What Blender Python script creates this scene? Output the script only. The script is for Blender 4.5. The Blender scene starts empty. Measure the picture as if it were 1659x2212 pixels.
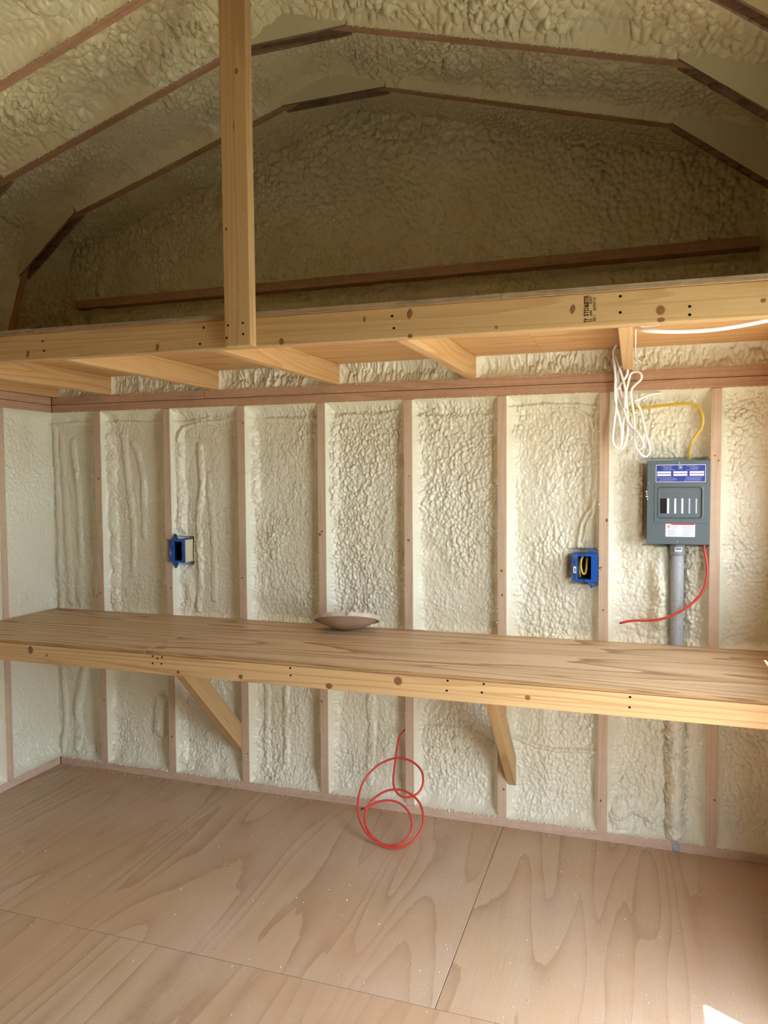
import bpy, bmesh, math, random
import numpy as np
from mathutils import Matrix, Vector

random.seed(7)
SC = bpy.context.scene
COL = SC.collection

# ------------------------------------------------------------------ camera
CAM = np.array([2.5515, -3.071, 1.472]); YAW, PIT, ROL, FPX = -0.3256, -0.0436, -0.0068, 1600.0
_f = np.array([math.sin(YAW) * math.cos(PIT), math.cos(YAW) * math.cos(PIT), math.sin(PIT)])
_r0 = np.array([math.cos(YAW), -math.sin(YAW), 0.0]); _u0 = np.cross(_r0, _f)
_r = math.cos(ROL) * _r0 + math.sin(ROL) * _u0
_u = -math.sin(ROL) * _r0 + math.cos(ROL) * _u0
cd = bpy.data.cameras.new('camera'); cam = bpy.data.objects.new('camera', cd); COL.objects.link(cam)
cd.sensor_fit = 'HORIZONTAL'; cd.sensor_width = 36.0; cd.lens = 36.0 * FPX / 1659.0
cd.clip_start = 0.05; cd.clip_end = 200
cam.matrix_world = Matrix(((_r[0], _u[0], -_f[0], CAM[0]), (_r[1], _u[1], -_f[1], CAM[1]),
                           (_r[2], _u[2], -_f[2], CAM[2]), (0, 0, 0, 1)))
SC.camera = cam

# ------------------------------------------------------------------ light
SC.view_settings.view_transform = 'Standard'; SC.view_settings.look = 'None'
SC.view_settings.gamma = 1.0; SC.view_settings.use_curve_mapping = False
SC.view_settings.exposure = 0.90
SC.cycles.max_bounces = 6; SC.cycles.diffuse_bounces = 4; SC.cycles.glossy_bounces = 2
SC.cycles.use_adaptive_sampling = True; SC.cycles.adaptive_threshold = 0.06
world = bpy.data.worlds.new('sky'); SC.world = world; world.use_nodes = True
_nt = world.node_tree; _bg = _nt.nodes['Background']
SKY = (0.76, 0.89, 1.0); SKY_S = 8.0
_bg.inputs[0].default_value = (*SKY, 1); _bg.inputs[1].default_value = SKY_S
sl = bpy.data.lights.new('sun', 'SUN'); sun = bpy.data.objects.new('sun', sl); COL.objects.link(sun)
sl.energy = 19.0; sl.angle = math.radians(0.6); sl.color = (1.0, 0.96, 0.90)
SUNDIR = Vector((-0.30, 0.165, -1.0)).normalized()          # direction the sunlight travels
sun.rotation_euler = SUNDIR.to_track_quat('-Z', 'Y').to_euler()
WIN = (-0.73, -0.20, 1.13, 1.70)                            # window in the right wall above the bench end: y0, y1, z0, z1
DOOR = (-2.10, -1.06, 0.0, 1.88)                            # open doorway in the right wall: y0, y1, z0, z1
XR = 3.10; XL = -0.28; YF = -3.70


def portal(name, loc, rot, sx, sy):
    l = bpy.data.lights.new(name, 'AREA'); l.shape = 'RECTANGLE'; l.size = sx; l.size_y = sy
    l.cycles.is_portal = True
    o = bpy.data.objects.new(name, l); COL.objects.link(o); o.location = loc; o.rotation_euler = rot


portal('window_portal', (XR + 0.11, (WIN[0] + WIN[1]) / 2, (WIN[2] + WIN[3]) / 2), (math.pi / 2, 0, math.pi / 2), WIN[1] - WIN[0], WIN[3] - WIN[2])
portal('door_portal', (XR + 0.11, (DOOR[0] + DOOR[1]) / 2, (DOOR[2] + DOOR[3]) / 2), (math.pi / 2, 0, math.pi / 2), DOOR[1] - DOOR[0], DOOR[3] - DOOR[2])

# ------------------------------------------------------------------ materials


def newmat(name):
    m = bpy.data.materials.new(name); m.use_nodes = True
    nt = m.node_tree; b = nt.nodes['Principled BSDF']
    return m, nt, b


def N(nt, typ, **kw):
    n = nt.nodes.new(typ)
    for k, v in kw.items():
        if k.startswith('i_'):
            n.inputs[int(k[2:]) if k[2:].isdigit() else k[2:]].default_value = v
        else:
            setattr(n, k, v)
    return n


def math_n(nt, op, a, b=None, c=None):
    n = nt.nodes.new('ShaderNodeMath'); n.operation = op
    for i, v in enumerate((a, b, c)):
        if v is None: continue
        if isinstance(v, (int, float)): n.inputs[i].default_value = v
        else: nt.links.new(v, n.inputs[i])
    return n.outputs[0]


def ramp(nt, fac, stops, interp='LINEAR'):
    n = nt.nodes.new('ShaderNodeValToRGB'); e = n.color_ramp.elements; n.color_ramp.interpolation = interp
    while len(e) < len(stops): e.new(0.5)
    for el, (p, c) in zip(e, stops):
        el.position = p; el.color = (*c, 1) if len(c) == 3 else c
    nt.links.new(fac, n.inputs[0]); return n.outputs[0]


def mixc(nt, fac, a, b, mode='MIX'):
    n = nt.nodes.new('ShaderNodeMix'); n.data_type = 'RGBA'; n.blend_type = mode
    for sock, v in ((n.inputs[0], fac), (n.inputs[6], a), (n.inputs[7], b)):
        if isinstance(v, (int, float)): sock.default_value = v
        elif isinstance(v, tuple): sock.default_value = (*v, 1)
        else: nt.links.new(v, sock)
    return n.outputs[2]


def noise(nt, vec, scale, detail=2.0, rough=0.5, dist=0.0):
    n = nt.nodes.new('ShaderNodeTexNoise'); n.inputs['Scale'].default_value = scale
    n.inputs['Detail'].default_value = detail; n.inputs['Roughness'].default_value = rough
    n.inputs['Distortion'].default_value = dist
    nt.links.new(vec, n.inputs['Vector']); return n.outputs[0]


def objcoord(nt, scale=(1, 1, 1), rand=True):
    tc = nt.nodes.new('ShaderNodeTexCoord'); mp = nt.nodes.new('ShaderNodeMapping')
    mp.inputs['Scale'].default_value = scale
    if rand:
        oi = nt.nodes.new('ShaderNodeObjectInfo'); cx = nt.nodes.new('ShaderNodeCombineXYZ')
        r = math_n(nt, 'MULTIPLY', oi.outputs['Random'], 37.0)
        nt.links.new(r, cx.inputs[0]); nt.links.new(math_n(nt, 'MULTIPLY', oi.outputs['Random'], 11.3), cx.inputs[1])
        nt.links.new(math_n(nt, 'MULTIPLY', oi.outputs['Random'], 23.7), cx.inputs[2])
        va = nt.nodes.new('ShaderNodeVectorMath'); va.operation = 'ADD'
        nt.links.new(tc.outputs['Object'], va.inputs[0]); nt.links.new(cx.outputs[0], va.inputs[1])
        nt.links.new(va.outputs[0], mp.inputs['Vector'])
    else:
        nt.links.new(tc.outputs['Object'], mp.inputs['Vector'])
    return mp.outputs[0]


def bump(nt, b, h, strength, dist=0.001):
    n = nt.nodes.new('ShaderNodeBump'); n.inputs['Strength'].default_value = strength; n.inputs['Distance'].default_value = dist
    nt.links.new(h, n.inputs['Height']); nt.links.new(n.outputs[0], b.inputs['Normal'])


def lin(r, g, b):
    f = lambda c: ((c / 255 + 0.055) / 1.055) ** 2.4 if c > 10 else c / 255 / 12.92
    return (f(r), f(g), f(b))


def wood_mat(name, light, dark, rings=7.0, long=0.55, cross=9.0, dust=0.0, rough=0.62, contrast=1.0, sharp=True, dustcol=lin(232, 222, 205)):
    """grain runs along local X"""
    m, nt, b = newmat(name)
    v = objcoord(nt, (long, cross, cross))
    n = noise(nt, v, 1.0, 1.5, 0.45, 0.3)
    t = math_n(nt, 'MULTIPLY', n, rings * 2.2)
    fr = math_n(nt, 'FRACT', t)
    g = ramp(nt, fr, [(0.0, (0, 0, 0)), (0.55, (0.22 * contrast,) * 3), (0.86, (0.8 * contrast,) * 3), (0.93, (0.75 * contrast,) * 3), (1.0, (0, 0, 0))])
    v2 = objcoord(nt, (5.0, 260.0, 260.0))
    fib = noise(nt, v2, 1.0, 2.0, 0.6)
    v3 = objcoord(nt, (1.4, 5.0, 5.0))
    big = noise(nt, v3, 1.0, 3.0, 0.55)
    c = mixc(nt, g, light, dark)
    c = mixc(nt, ramp(nt, fib, [(0.35, (0, 0, 0)), (0.75, (0.32,) * 3)]), c, dark)
    c = mixc(nt, ramp(nt, big, [(0.3, (0, 0, 0)), (0.75, (0.38,) * 3)]), c, tuple(0.55 * l + 0.45 * d for l, d in zip(light, dark)))
    if dust > 0:
        v4 = objcoord(nt, (1, 1, 1))
        dn = noise(nt, v4, 28.0, 5.0, 0.65)
        c = mixc(nt, ramp(nt, dn, [(0.42, (dust * 0.25,) * 3), (0.7, (dust,) * 3)]), c, dustcol)
        sp = noise(nt, v4, 420.0, 1.0, 0.5)
        c = mixc(nt, ramp(nt, sp, [(0.70, (0, 0, 0)), (0.76, (0.7 * min(1, dust * 2),) * 3)]), c, dustcol)
    nt.links.new(c, b.inputs['Base Color'])
    b.inputs['Roughness'].default_value = rough; b.inputs['Specular IOR Level'].default_value = 0.3
    bump(nt, b, fib, 0.25, 0.0006)
    return m


def ply_mat(name, light, dark, long, cross, rings, dust=0.0, dustscale=2.2, rough=0.55, dustcol=lin(225, 212, 205), tint=None, lines=0.55):
    """rotary-cut veneer: wide contour figure along local X"""
    m, nt, b = newmat(name)
    v = objcoord(nt, (long, cross, 1.0))
    n = noise(nt, v, 1.0, 1.6, 0.40, 0.35)
    wob = noise(nt, objcoord(nt, (6.0, 40.0, 1.0)), 1.0, 3.0, 0.6)
    n = math_n(nt, 'ADD', n, math_n(nt, 'MULTIPLY', wob, 0.02))
    t = math_n(nt, 'MULTIPLY', n, rings)
    fr = math_n(nt, 'FRACT', t)
    g = ramp(nt, fr, [(0.0, (0.0,) * 3), (0.45, (lines * 0.12,) * 3), (0.8, (lines * 0.5,) * 3), (0.95, (lines,) * 3), (0.985, (lines * 0.9,) * 3), (1.0, (0.0,) * 3)])
    v2 = objcoord(nt, (9.0, 300.0, 1.0))
    fib = noise(nt, v2, 1.0, 2.0, 0.6)
    v3 = objcoord(nt, (0.9, 2.0, 1.0))
    big = noise(nt, v3, 1.0, 3.0, 0.55)
    c = mixc(nt, g, light, dark)
    c = mixc(nt, ramp(nt, fib, [(0.35, (0, 0, 0)), (0.8, (0.28,) * 3)]), c, dark)
    if tint:
        c = mixc(nt, ramp(nt, big, [(0.42, (0, 0, 0)), (0.62, (0.75,) * 3)]), c, tint)
    if dust > 0:
        v4 = objcoord(nt, (1, 1, 1))
        dn = noise(nt, v4, dustscale, 6.0, 0.62)
        fine = noise(nt, v4, 320.0, 2.0, 0.6)
        mask = math_n(nt, 'MULTIPLY', ramp(nt, dn, [(0.45, (0.08,) * 3), (0.68, (1, 1, 1))]), ramp(nt, fine, [(0.38, (0.15,) * 3), (0.66, (1, 1, 1))]))
        c = mixc(nt, math_n(nt, 'MULTIPLY', mask, dust), c, dustcol)
    nt.links.new(c, b.inputs['Base Color'])
    b.inputs['Roughness'].default_value = rough; b.inputs['Specular IOR Level'].default_value = 0.35
    bump(nt, b, fib, 0.2, 0.0005)
    return m


def foam_mat(name, col, col2, rough=0.42, spec=0.45):
    m, nt, b = newmat(name)
    v = objcoord(nt, (1, 1, 1), rand=False)
    big = noise(nt, v, 3.0, 1.0, 0.55)
    c = mixc(nt, ramp(nt, big, [(0.35, (0, 0, 0)), (0.7, (1, 1, 1))]), col, col2)
    nt.links.new(c, b.inputs['Base Color'])
    b.inputs['Roughness'].default_value = rough; b.inputs['Specular IOR Level'].default_value = spec
    fine = noise(nt, v, 330.0, 0.0, 0.5)
    bump(nt, b, fine, 0.22, 0.0008)
    return m


def plain(name, col, rough=0.5, spec=0.4, metal=0.0, var=0.0, vscale=30.0, col2=None):
    m, nt, b = newmat(name)
    b.inputs['Roughness'].default_value = rough; b.inputs['Specular IOR Level'].default_value = spec; b.inputs['Metallic'].default_value = metal
    v = objcoord(nt, (1, 1, 1))
    n = noise(nt, v, vscale, 3.0, 0.6)
    c2 = col2 or tuple(x * 0.8 for x in col)
    c = mixc(nt, ramp(nt, n, [(0.4, (0, 0, 0)), (0.7, (var,) * 3)]), col, c2)
    nt.links.new(c, b.inputs['Base Color'])
    return m


M = {}
M['foam'] = foam_mat('spray_foam', lin(231, 226, 207), lin(227, 219, 195), 0.34, 0.5)
M['foam_roof'] = foam_mat('spray_foam_roof', lin(226, 215, 180), lin(221, 206, 164), 0.34, 0.5)
M['foam_thin'] = foam_mat('foam_overspray', lin(222, 214, 182), lin(214, 202, 166), 0.6, 0.3)
M['stud'] = wood_mat('stud_wood', lin(208, 180, 154), lin(174, 140, 114), rings=4, cross=14, dust=0.18, contrast=0.6)
M['plate'] = wood_mat('plate_wood', lin(196, 154, 124), lin(152, 106, 80), rings=4, cross=14, dust=0.12, contrast=0.7)
M['sill'] = wood_mat('bottom_plate_wood', lin(206, 172, 150), lin(174, 136, 114), rings=4, cross=12, dust=0.30, contrast=0.5)
M['pine'] = wood_mat('pine_beam', lin(200, 166, 120), lin(168, 128, 82), rings=6, long=0.35, cross=11, contrast=0.75, rough=0.5)
M['pine2'] = wood_mat('pine_joist', lin(214, 174, 124), lin(178, 130, 80), rings=5, long=0.5, cross=12, contrast=0.75, rough=0.52)
M['rail'] = wood_mat('pine_rail', lin(214, 178, 130), lin(166, 122, 78), rings=6, long=0.4, cross=16, contrast=0.8, rough=0.5)
M['rafter'] = wood_mat('rafter_wood', lin(190, 146, 112), lin(142, 100, 70), rings=4, cross=12, dust=0.14, contrast=0.6)
M['gusset'] = wood_mat('gusset_ply', lin(150, 112, 80), lin(70, 50, 34), rings=5, cross=8, dust=0.2)
M['bench'] = ply_mat('bench_plywood', lin(222, 192, 152), lin(152, 110, 72), 0.40, 4.6, 13.0, dust=0.12, rough=0.5, lines=0.9)
M['floor'] = ply_mat('floor_plywood', lin(200, 171, 141), lin(154, 115, 85), 0.42, 3.4, 13.0, dust=0.40, dustscale=1.6, rough=0.42, tint=lin(194, 156, 124), lines=0.6)
M['deck'] = ply_mat('deck_plywood', lin(216, 172, 120), lin(178, 126, 78), 0.6, 6.0, 6.0, rough=0.6, lines=0.6)
M['ply_edge'] = wood_mat('plywood_edge', lin(190, 150, 104), lin(92, 66, 44), rings=3, long=1.5, cross=60, contrast=0.9)
M['deck_edge'] = wood_mat('deck_edge', lin(160, 132, 100), lin(92, 70, 50), rings=3, long=1.5, cross=60, contrast=0.9, dust=0.15)
M['sheath'] = plain('sheathing', lin(160, 130, 95), 0.8, 0.2)
m_, nt_, b_ = newmat('knot_brown')
_tc = nt_.nodes.new('ShaderNodeTexCoord'); _mp = nt_.nodes.new('ShaderNodeMapping'); _mp.vector_type = 'POINT'
_mp.inputs['Scale'].default_value = (2, 0.0, 2); _mp.inputs['Location'].default_value = (-1, 0, -1)
nt_.links.new(_tc.outputs['Generated'], _mp.inputs['Vector'])
_gr = nt_.nodes.new('ShaderNodeTexGradient'); _gr.gradient_type = 'SPHERICAL'; nt_.links.new(_mp.outputs[0], _gr.inputs[0])
_c = ramp(nt_, _gr.outputs['Fac'], [(0.0, lin(196, 150, 98)), (0.3, lin(150, 100, 60)), (0.55, lin(116, 72, 42)), (0.8, lin(140, 94, 58))])
nt_.links.new(_c, b_.inputs['Base Color']); b_.inputs['Roughness'].default_value = 0.6
nt_.links.new(ramp(nt_, _gr.outputs['Fac'], [(0.03, (0, 0, 0)), (0.32, (0.95, 0.95, 0.95))]), b_.inputs['Alpha'])
M['knot'] = m_
M['hole'] = plain('nail_dark', lin(22, 17, 14), 0.7, 0.2)
M['ink'] = plain('ink_stamp', lin(46, 32, 20), 0.8, 0.1)
M['panel'] = plain('panel_grey', lin(88, 99, 104), 0.42, 0.5, var=0.3, vscale=60, col2=lin(98, 108, 112))
M['panel_dark'] = plain('panel_recess_grey', lin(84, 94, 100), 0.45, 0.5)
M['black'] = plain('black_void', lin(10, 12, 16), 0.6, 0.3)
M['white_bar'] = plain('pale_metal', lin(225, 235, 238), 0.35, 0.5)
M['blue_label'] = plain('blue_label', lin(40, 54, 150), 0.35, 0.5)
M['white_label'] = plain('white_label', lin(238, 238, 238), 0.4, 0.4)
M['label_grey'] = plain('label_print_grey', lin(150, 160, 185), 0.5, 0.3)
M['label_lite'] = plain('label_print_light', lin(150, 160, 210), 0.5, 0.3)
M['label_red'] = plain('label_print_red', lin(170, 40, 60), 0.5, 0.3)
M['blue'] = plain('blue_plastic', lin(14, 82, 172), 0.38, 0.5)
M['blue_dk'] = plain('blue_plastic_flange', lin(16, 62, 132), 0.45, 0.4, var=0.5, vscale=80, col2=lin(120, 140, 160))
M['conduit'] = plain('grey_pvc', lin(150, 158, 170), 0.5, 0.4, var=0.75, vscale=260, col2=lin(214, 208, 196))
M['coupler'] = plain('grey_coupler', lin(134, 140, 146), 0.5, 0.4, var=0.4, vscale=90, col2=lin(190, 186, 178))
M['wire_white'] = plain('white_sheath', lin(250, 248, 250), 0.35, 0.5)
M['wire_yellow'] = plain('yellow_sheath', lin(214, 178, 48), 0.38, 0.5, var=0.5, vscale=25, col2=lin(226, 206, 140))
M['wire_red'] = plain('red_sheath', lin(208, 64, 55), 0.4, 0.5, var=0.35, vscale=40, col2=lin(214, 90, 76))
M['wire_core'] = plain('black_conductor', lin(26, 24, 26), 0.5, 0.4)
M['dish'] = plain('dusty_dish', lin(176, 150, 128), 0.8, 0.2, var=0.6, vscale=18, col2=lin(152, 126, 104))
M['dish_rim'] = plain('dish_rim', lin(206, 188, 172), 0.6, 0.3, var=0.6, vscale=25, col2=lin(170, 144, 122))
M['ground'] = plain('outside_ground', lin(158, 160, 148), 0.9, 0.1, var=0.6, vscale=4, col2=lin(138, 144, 120))
M['frame'] = plain('opening_frame', lin(206, 166, 122), 0.6, 0.3, var=0.5, vscale=8)
M['crumb'] = plain('foam_crumb', lin(240, 234, 216), 0.6, 0.3)

# ------------------------------------------------------------------ object helpers
PM = {}


def link(name, data, mw=None, parent=None):
    o = bpy.data.objects.new(name, data); COL.objects.link(o)
    mw = mw if mw is not None else Matrix.Identity(4)
    PM[o.name] = mw
    if parent is not None:
        o.parent = parent; o.matrix_basis = PM[parent.name].inverted() @ mw
    else:
        o.matrix_basis = mw
    return o


def tag(o, label, cat=None, kind=None, group=None):
    o['label'] = label
    if cat: o['category'] = cat
    if kind: o['kind'] = kind
    if group: o['group'] = group
    return o


def empty(name, loc, label, cat, kind=None, group=None):
    o = link(name, None, Matrix.Translation(loc)); o.empty_display_size = 0.05
    return tag(o, label, cat, kind, group)


def mesh_from(name, verts, faces, mat, smooth=False):
    me = bpy.data.meshes.new(name); me.from_pydata([tuple(v) for v in verts], [], faces)
    if isinstance(mat, (list, tuple)):
        for x in mat: me.materials.append(x)
    else: me.materials.append(mat)
    if smooth: me.polygons.foreach_set('use_smooth', [True] * len(me.polygons))
    me.update(); return me


def prism8(name, c, mat, parent=None, bevel=0.0, frame=None):
    """c: 4 bottom + 4 top corners (world).  frame: Matrix used as the local frame."""
    bm = bmesh.new()
    fr = frame if frame is not None else Matrix.Translation(sum((Vector(p) for p in c), Vector()) / 8)
    inv = fr.inverted()
    vs = [bm.verts.new(inv @ Vector(p)) for p in c]
    for f in ((3, 2, 1, 0), (4, 5, 6, 7), (0, 1, 5, 4), (1, 2, 6, 5), (2, 3, 7, 6), (3, 0, 4, 7)):
        bm.faces.new([vs[i] for i in f])
    if bevel > 0:
        bmesh.ops.bevel(bm, geom=list(bm.edges), offset=bevel, segments=2, profile=0.6, affect='EDGES')
    bmesh.ops.recalc_face_normals(bm, faces=list(bm.faces))
    me = bpy.data.meshes.new(name); bm.to_mesh(me); bm.free(); me.materials.append(mat)
    return link(name, me, fr, parent)


def board(name, p0, p1, w, t, wdir, mat, parent=None, bevel=0.0022):
    """a length of lumber from p0 to p1 (centre line), w along wdir, t across; local X is the grain"""
    p0, p1 = Vector(p0), Vector(p1); x = (p1 - p0); L = x.length; x.normalize()
    wd = Vector(wdir); wd = (wd - x * wd.dot(x)).normalized(); td = x.cross(wd)
    fr = Matrix((( x[0], wd[0], td[0], 0), (x[1], wd[1], td[1], 0), (x[2], wd[2], td[2], 0), (0, 0, 0, 1)))
    fr = Matrix.Translation((p0 + p1) / 2) @ fr
    bm = bmesh.new()
    r = bmesh.ops.create_cube(bm, size=1.0)
    bmesh.ops.scale(bm, vec=(L, w, t), verts=r['verts'])
    if bevel > 0:
        bmesh.ops.bevel(bm, geom=list(bm.edges), offset=bevel, segments=2, profile=0.6, affect='EDGES')
    me = bpy.data.meshes.new(name); bm.to_mesh(me); bm.free(); me.materials.append(mat)
    return link(name, me, fr, parent)


def box(name, x0, x1, y0, y1, z0, z1, mat, parent=None, bevel=0.0):
    return prism8(name, [(x0, y0, z0), (x1, y0, z0), (x1, y1, z0), (x0, y1, z0), (x0, y0, z1), (x1, y0, z1), (x1, y1, z1), (x0, y1, z1)], mat, parent, bevel)


def extrude_poly(name, pts, y0, y1, mat, parent=None, bevel=0.0):
    """closed polygon (x,z) extruded along y"""
    cx = sum(p[0] for p in pts) / len(pts); cz = sum(p[1] for p in pts) / len(pts)
    fr = Matrix.Translation((cx, (y0 + y1) / 2, cz)); bm = bmesh.new()
    a = [bm.verts.new((p[0] - cx, (y0 - y1) / 2, p[1] - cz)) for p in pts]
    b = [bm.verts.new((p[0] - cx, (y1 - y0) / 2, p[1] - cz)) for p in pts]
    bm.faces.new(a); bm.faces.new(b[::-1]); n = len(pts)
    for i in range(n): bm.faces.new((a[i], b[i], b[(i + 1) % n], a[(i + 1) % n]))
    bmesh.ops.recalc_face_normals(bm, faces=list(bm.faces))
    if bevel: bmesh.ops.bevel(bm, geom=list(bm.edges), offset=bevel, segments=1, affect='EDGES')
    me = bpy.data.meshes.new(name); bm.to_mesh(me); bm.free(); me.materials.append(mat)
    return link(name, me, fr, parent)


def px_ray(x, y):
    d = _f * FPX + _r * (x - 829.5) + _u * (1106.0 - y); return d


def at_y(x, y, Y):
    d = px_ray(x, y); return Vector(CAM + d * (Y - CAM[1]) / d[1])


def catmull(pts, n=8):
    P = [Vector(p) for p in pts]; P = [P[0] * 2 - P[1]] + P + [P[-1] * 2 - P[-2]]
    out = []
    for i in range(1, len(P) - 2):
        for k in range(n):
            t = k / n; a, b, c, d = P[i - 1:i + 3]
            out.append(0.5 * ((2 * b) + (c - a) * t + (2 * a - 5 * b + 4 * c - d) * t * t + (-a + 3 * b - 3 * c + d) * t ** 3))
    out.append(P[-2]); return out


def tube(name, pts, ra, rb, mat, parent=None, seg=10, ref=None, n=8, smooth=True):
    """sweep an ellipse (ra along ref, rb across) along a smoothed path"""
    P = catmull(pts, n) if n > 1 else [Vector(p) for p in pts]
    base = P[0].copy(); verts = []; faces = []
    prev = Vector(ref) if ref is not None else None
    for i, p in enumerate(P):
        t = (P[min(i + 1, len(P) - 1)] - P[max(i - 1, 0)])
        if t.length < 1e-9: t = Vector((0, 0, 1))
        t.normalize()
        if prev is None:
            prev = Vector((0, 1, 0)) if abs(t.y) < 0.9 else Vector((1, 0, 0))
        a = prev - t * prev.dot(t)
        if a.length < 1e-4: a = t.orthogonal()
        a.normalize(); prev = a if ref is None else Vector(ref) * 0.25 + a * 0.75
        b = t.cross(a)
        for k in range(seg):
            th = 2 * math.pi * k / seg
            verts.append(p - base + a * (ra * math.cos(th)) + b * (rb * math.sin(th)))
    m = len(P)
    for i in range(m - 1):
        for k in range(seg):
            faces.append((i * seg + k, i * seg + (k + 1) % seg, (i + 1) * seg + (k + 1) % seg, (i + 1) * seg + k))
    faces.append(tuple(range(seg))[::-1]); faces.append(tuple((m - 1) * seg + k for k in range(seg)))
    me = mesh_from(name, verts, faces, mat, smooth)
    return link(name, me, Matrix.Translation(base), parent)


def lathe(name, prof, mat, parent, mw, seg=48):
    verts, faces = [], []
    for r, z in prof:
        for k in range(seg):
            a = 2 * math.pi * k / seg; verts.append((r * math.cos(a), r * math.sin(a), z))
    for i in range(len(prof) - 1):
        for k in range(seg):
            faces.append((i * seg + k, i * seg + (k + 1) % seg, (i + 1) * seg + (k + 1) % seg, (i + 1) * seg + k))
    return link(name, mesh_from(name, verts, faces, mat, True), mw, parent)


# ------------------------------------------------------------------ foam relief (numpy)


def _h(ix, iy, s):
    h = (ix.astype(np.uint32) * np.uint32(374761393) + iy.astype(np.uint32) * np.uint32(668265263) + np.uint32((s * 2246822519) & 0xffffffff))
    h = (h ^ (h >> np.uint32(13))) * np.uint32(1274126177)
    h = h ^ (h >> np.uint32(16))
    return (h & np.uint32(0xffff)).astype(np.float32) / 65535.0


def vnoise(x, y, s):
    x = x.astype(np.float64) + 1000.0; y = y.astype(np.float64) + 1000.0
    ix = np.floor(x).astype(np.int64); iy = np.floor(y).astype(np.int64)
    fx = (x - ix); fy = (y - iy); fx = fx * fx * (3 - 2 * fx); fy = fy * fy * (3 - 2 * fy)
    a = _h(ix, iy, s); b = _h(ix + 1, iy, s); c = _h(ix, iy + 1, s); d = _h(ix + 1, iy + 1, s)
    return (a * (1 - fx) + b * fx) * (1 - fy) + (c * (1 - fx) + d * fx) * fy


def fbm(x, y, s, o=3):
    t = 0; a = 0.5
    for k in range(o):
        t = t + a * vnoise(x * 2 ** k, y * 2 ** k, s + k * 17); a *= 0.5
    return t / (1 - 0.5 ** o)


def worley(x, y, s, jit=0.9):
    x = x + 1000.0; y = y + 1000.0
    ix = np.floor(x).astype(np.int64); iy = np.floor(y).astype(np.int64)
    f1 = np.full(x.shape, 9.0); f2 = np.full(x.shape, 9.0); cid = np.zeros(x.shape)
    for dx in (-1, 0, 1):
        for dy in (-1, 0, 1):
            cx = ix + dx; cy = iy + dy
            px = cx + 0.5 + jit * (_h(cx, cy, s) - 0.5); py = cy + 0.5 + jit * (_h(cx, cy, s + 91) - 0.5)
            d = np.hypot(x - px, y - py)
            nearer = d < f1
            f2 = np.where(nearer, f1, np.minimum(f2, d)); cid = np.where(nearer, _h(cx, cy, s + 7), cid); f1 = np.where(nearer, d, f1)
    return f1, f2, cid


def bubbles(x, y, size, s, ang=0.0, stretch=1.35):
    """cobbled skin of sprayed foam: round bumps with pinched creases, 0..1"""
    wx = x + size * 1.6 * (fbm(x / (size * 3), y / (size * 3), s + 3, 2) - 0.5)
    wy = y + size * 1.6 * (fbm(x / (size * 3), y / (size * 3), s + 5, 2) - 0.5)
    a = ang + 1.6 * (vnoise(x / 0.16, y / 0.16, s + 9) - 0.5)
    ca, sa = np.cos(a), np.sin(a)
    rx = (wx * ca + wy * sa) / size; ry = (-wx * sa + wy * ca) / (size * stretch)
    # rotating by a varying angle about the origin would shear far away: keep it local
    f1, f2, cid = worley(wx / size, wy / (size * stretch), s)
    edge = np.clip((f2 - f1) * 1.7, 0, 1)
    dome = np.sqrt(np.clip(1 - np.minimum(f1 * 0.95, 1) ** 2, 0, 1))
    return (0.4 + 0.6 * cid) * (0.36 * np.sqrt(edge) + 0.64 * dome) - 0.22 * np.exp(-(f2 - f1) / 0.07)


def foam_relief(x, y, s, size=0.013, amp=0.004, big=0.5, stretch=1.35, smooth_patch=0.5):
    m = fbm(x / 0.22, y / 0.30, s + 40, 3)
    k = np.clip((m - 0.22) * 2.4, 0.40, 1.15) if smooth_patch else np.ones_like(m)
    amp = amp * 3.1
    h = amp * k * bubbles(x, y, size, s, stretch=stretch)
    k2 = np.clip((fbm(x / 0.17, y / 0.24, s + 60, 2) - 0.42) * 3.2, 0, 1)
    h = h + amp * 1.1 * big * k2 * bubbles(x, y, size * 2.1, s + 21, stretch=stretch)
    h = h + 0.0016 * bubbles(x, y, size * 0.5, s + 33)
    h = h + 0.010 * (fbm(x / 0.19, y / 0.33, s + 80, 3) - 0.5)
    return h


def seg_dist(x, y, pts):
    best = np.full(x.shape, 9.0); tt = np.zeros(x.shape); acc = 0.0
    for (ax, ay), (bx, by) in zip(pts[:-1], pts[1:]):
        L = math.hypot(bx - ax, by - ay)
        t = np.clip(((x - ax) * (bx - ax) + (y - ay) * (by - ay)) / (L * L), 0, 1)
        d = np.hypot(x - ax - t * (bx - ax), y - ay - t * (by - ay))
        near = d < best; best = np.where(near, d, best); tt = np.where(near, acc + t * L, tt); acc += L
    return best, tt


def add_ridges(h, x, y, ridges, s):
    for i, (pts, r, a, bead) in enumerate(ridges):
        d, t = seg_dist(x + 0.008 * (vnoise(x / 0.05, y / 0.05, s + 200 + i) - 0.5), y, pts)
        rr = r * (1 + 0.5 * bead * (vnoise(t / (r * 1.8), t * 0 + i, s + 300) - 0.5) + 0.25 * bead * np.abs(np.sin(t / (r * 1.05))))
        rr = rr * (1.05 + 0.55 * (bubbles(x, y, 0.016, s + 350 + i) - 0.45))
        fade = 0.55 + 0.75 * vnoise(t / 0.11, t * 0 + 5, s + 360 + i)
        h = h + a * (0.85 if a < 0.05 else 1.0) * (np.minimum(fade, 1.0) if a < 0.05 else 1.0) * np.clip(1 - (d / rr) ** 2, 0, 1) ** 0.75
    return h


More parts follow.
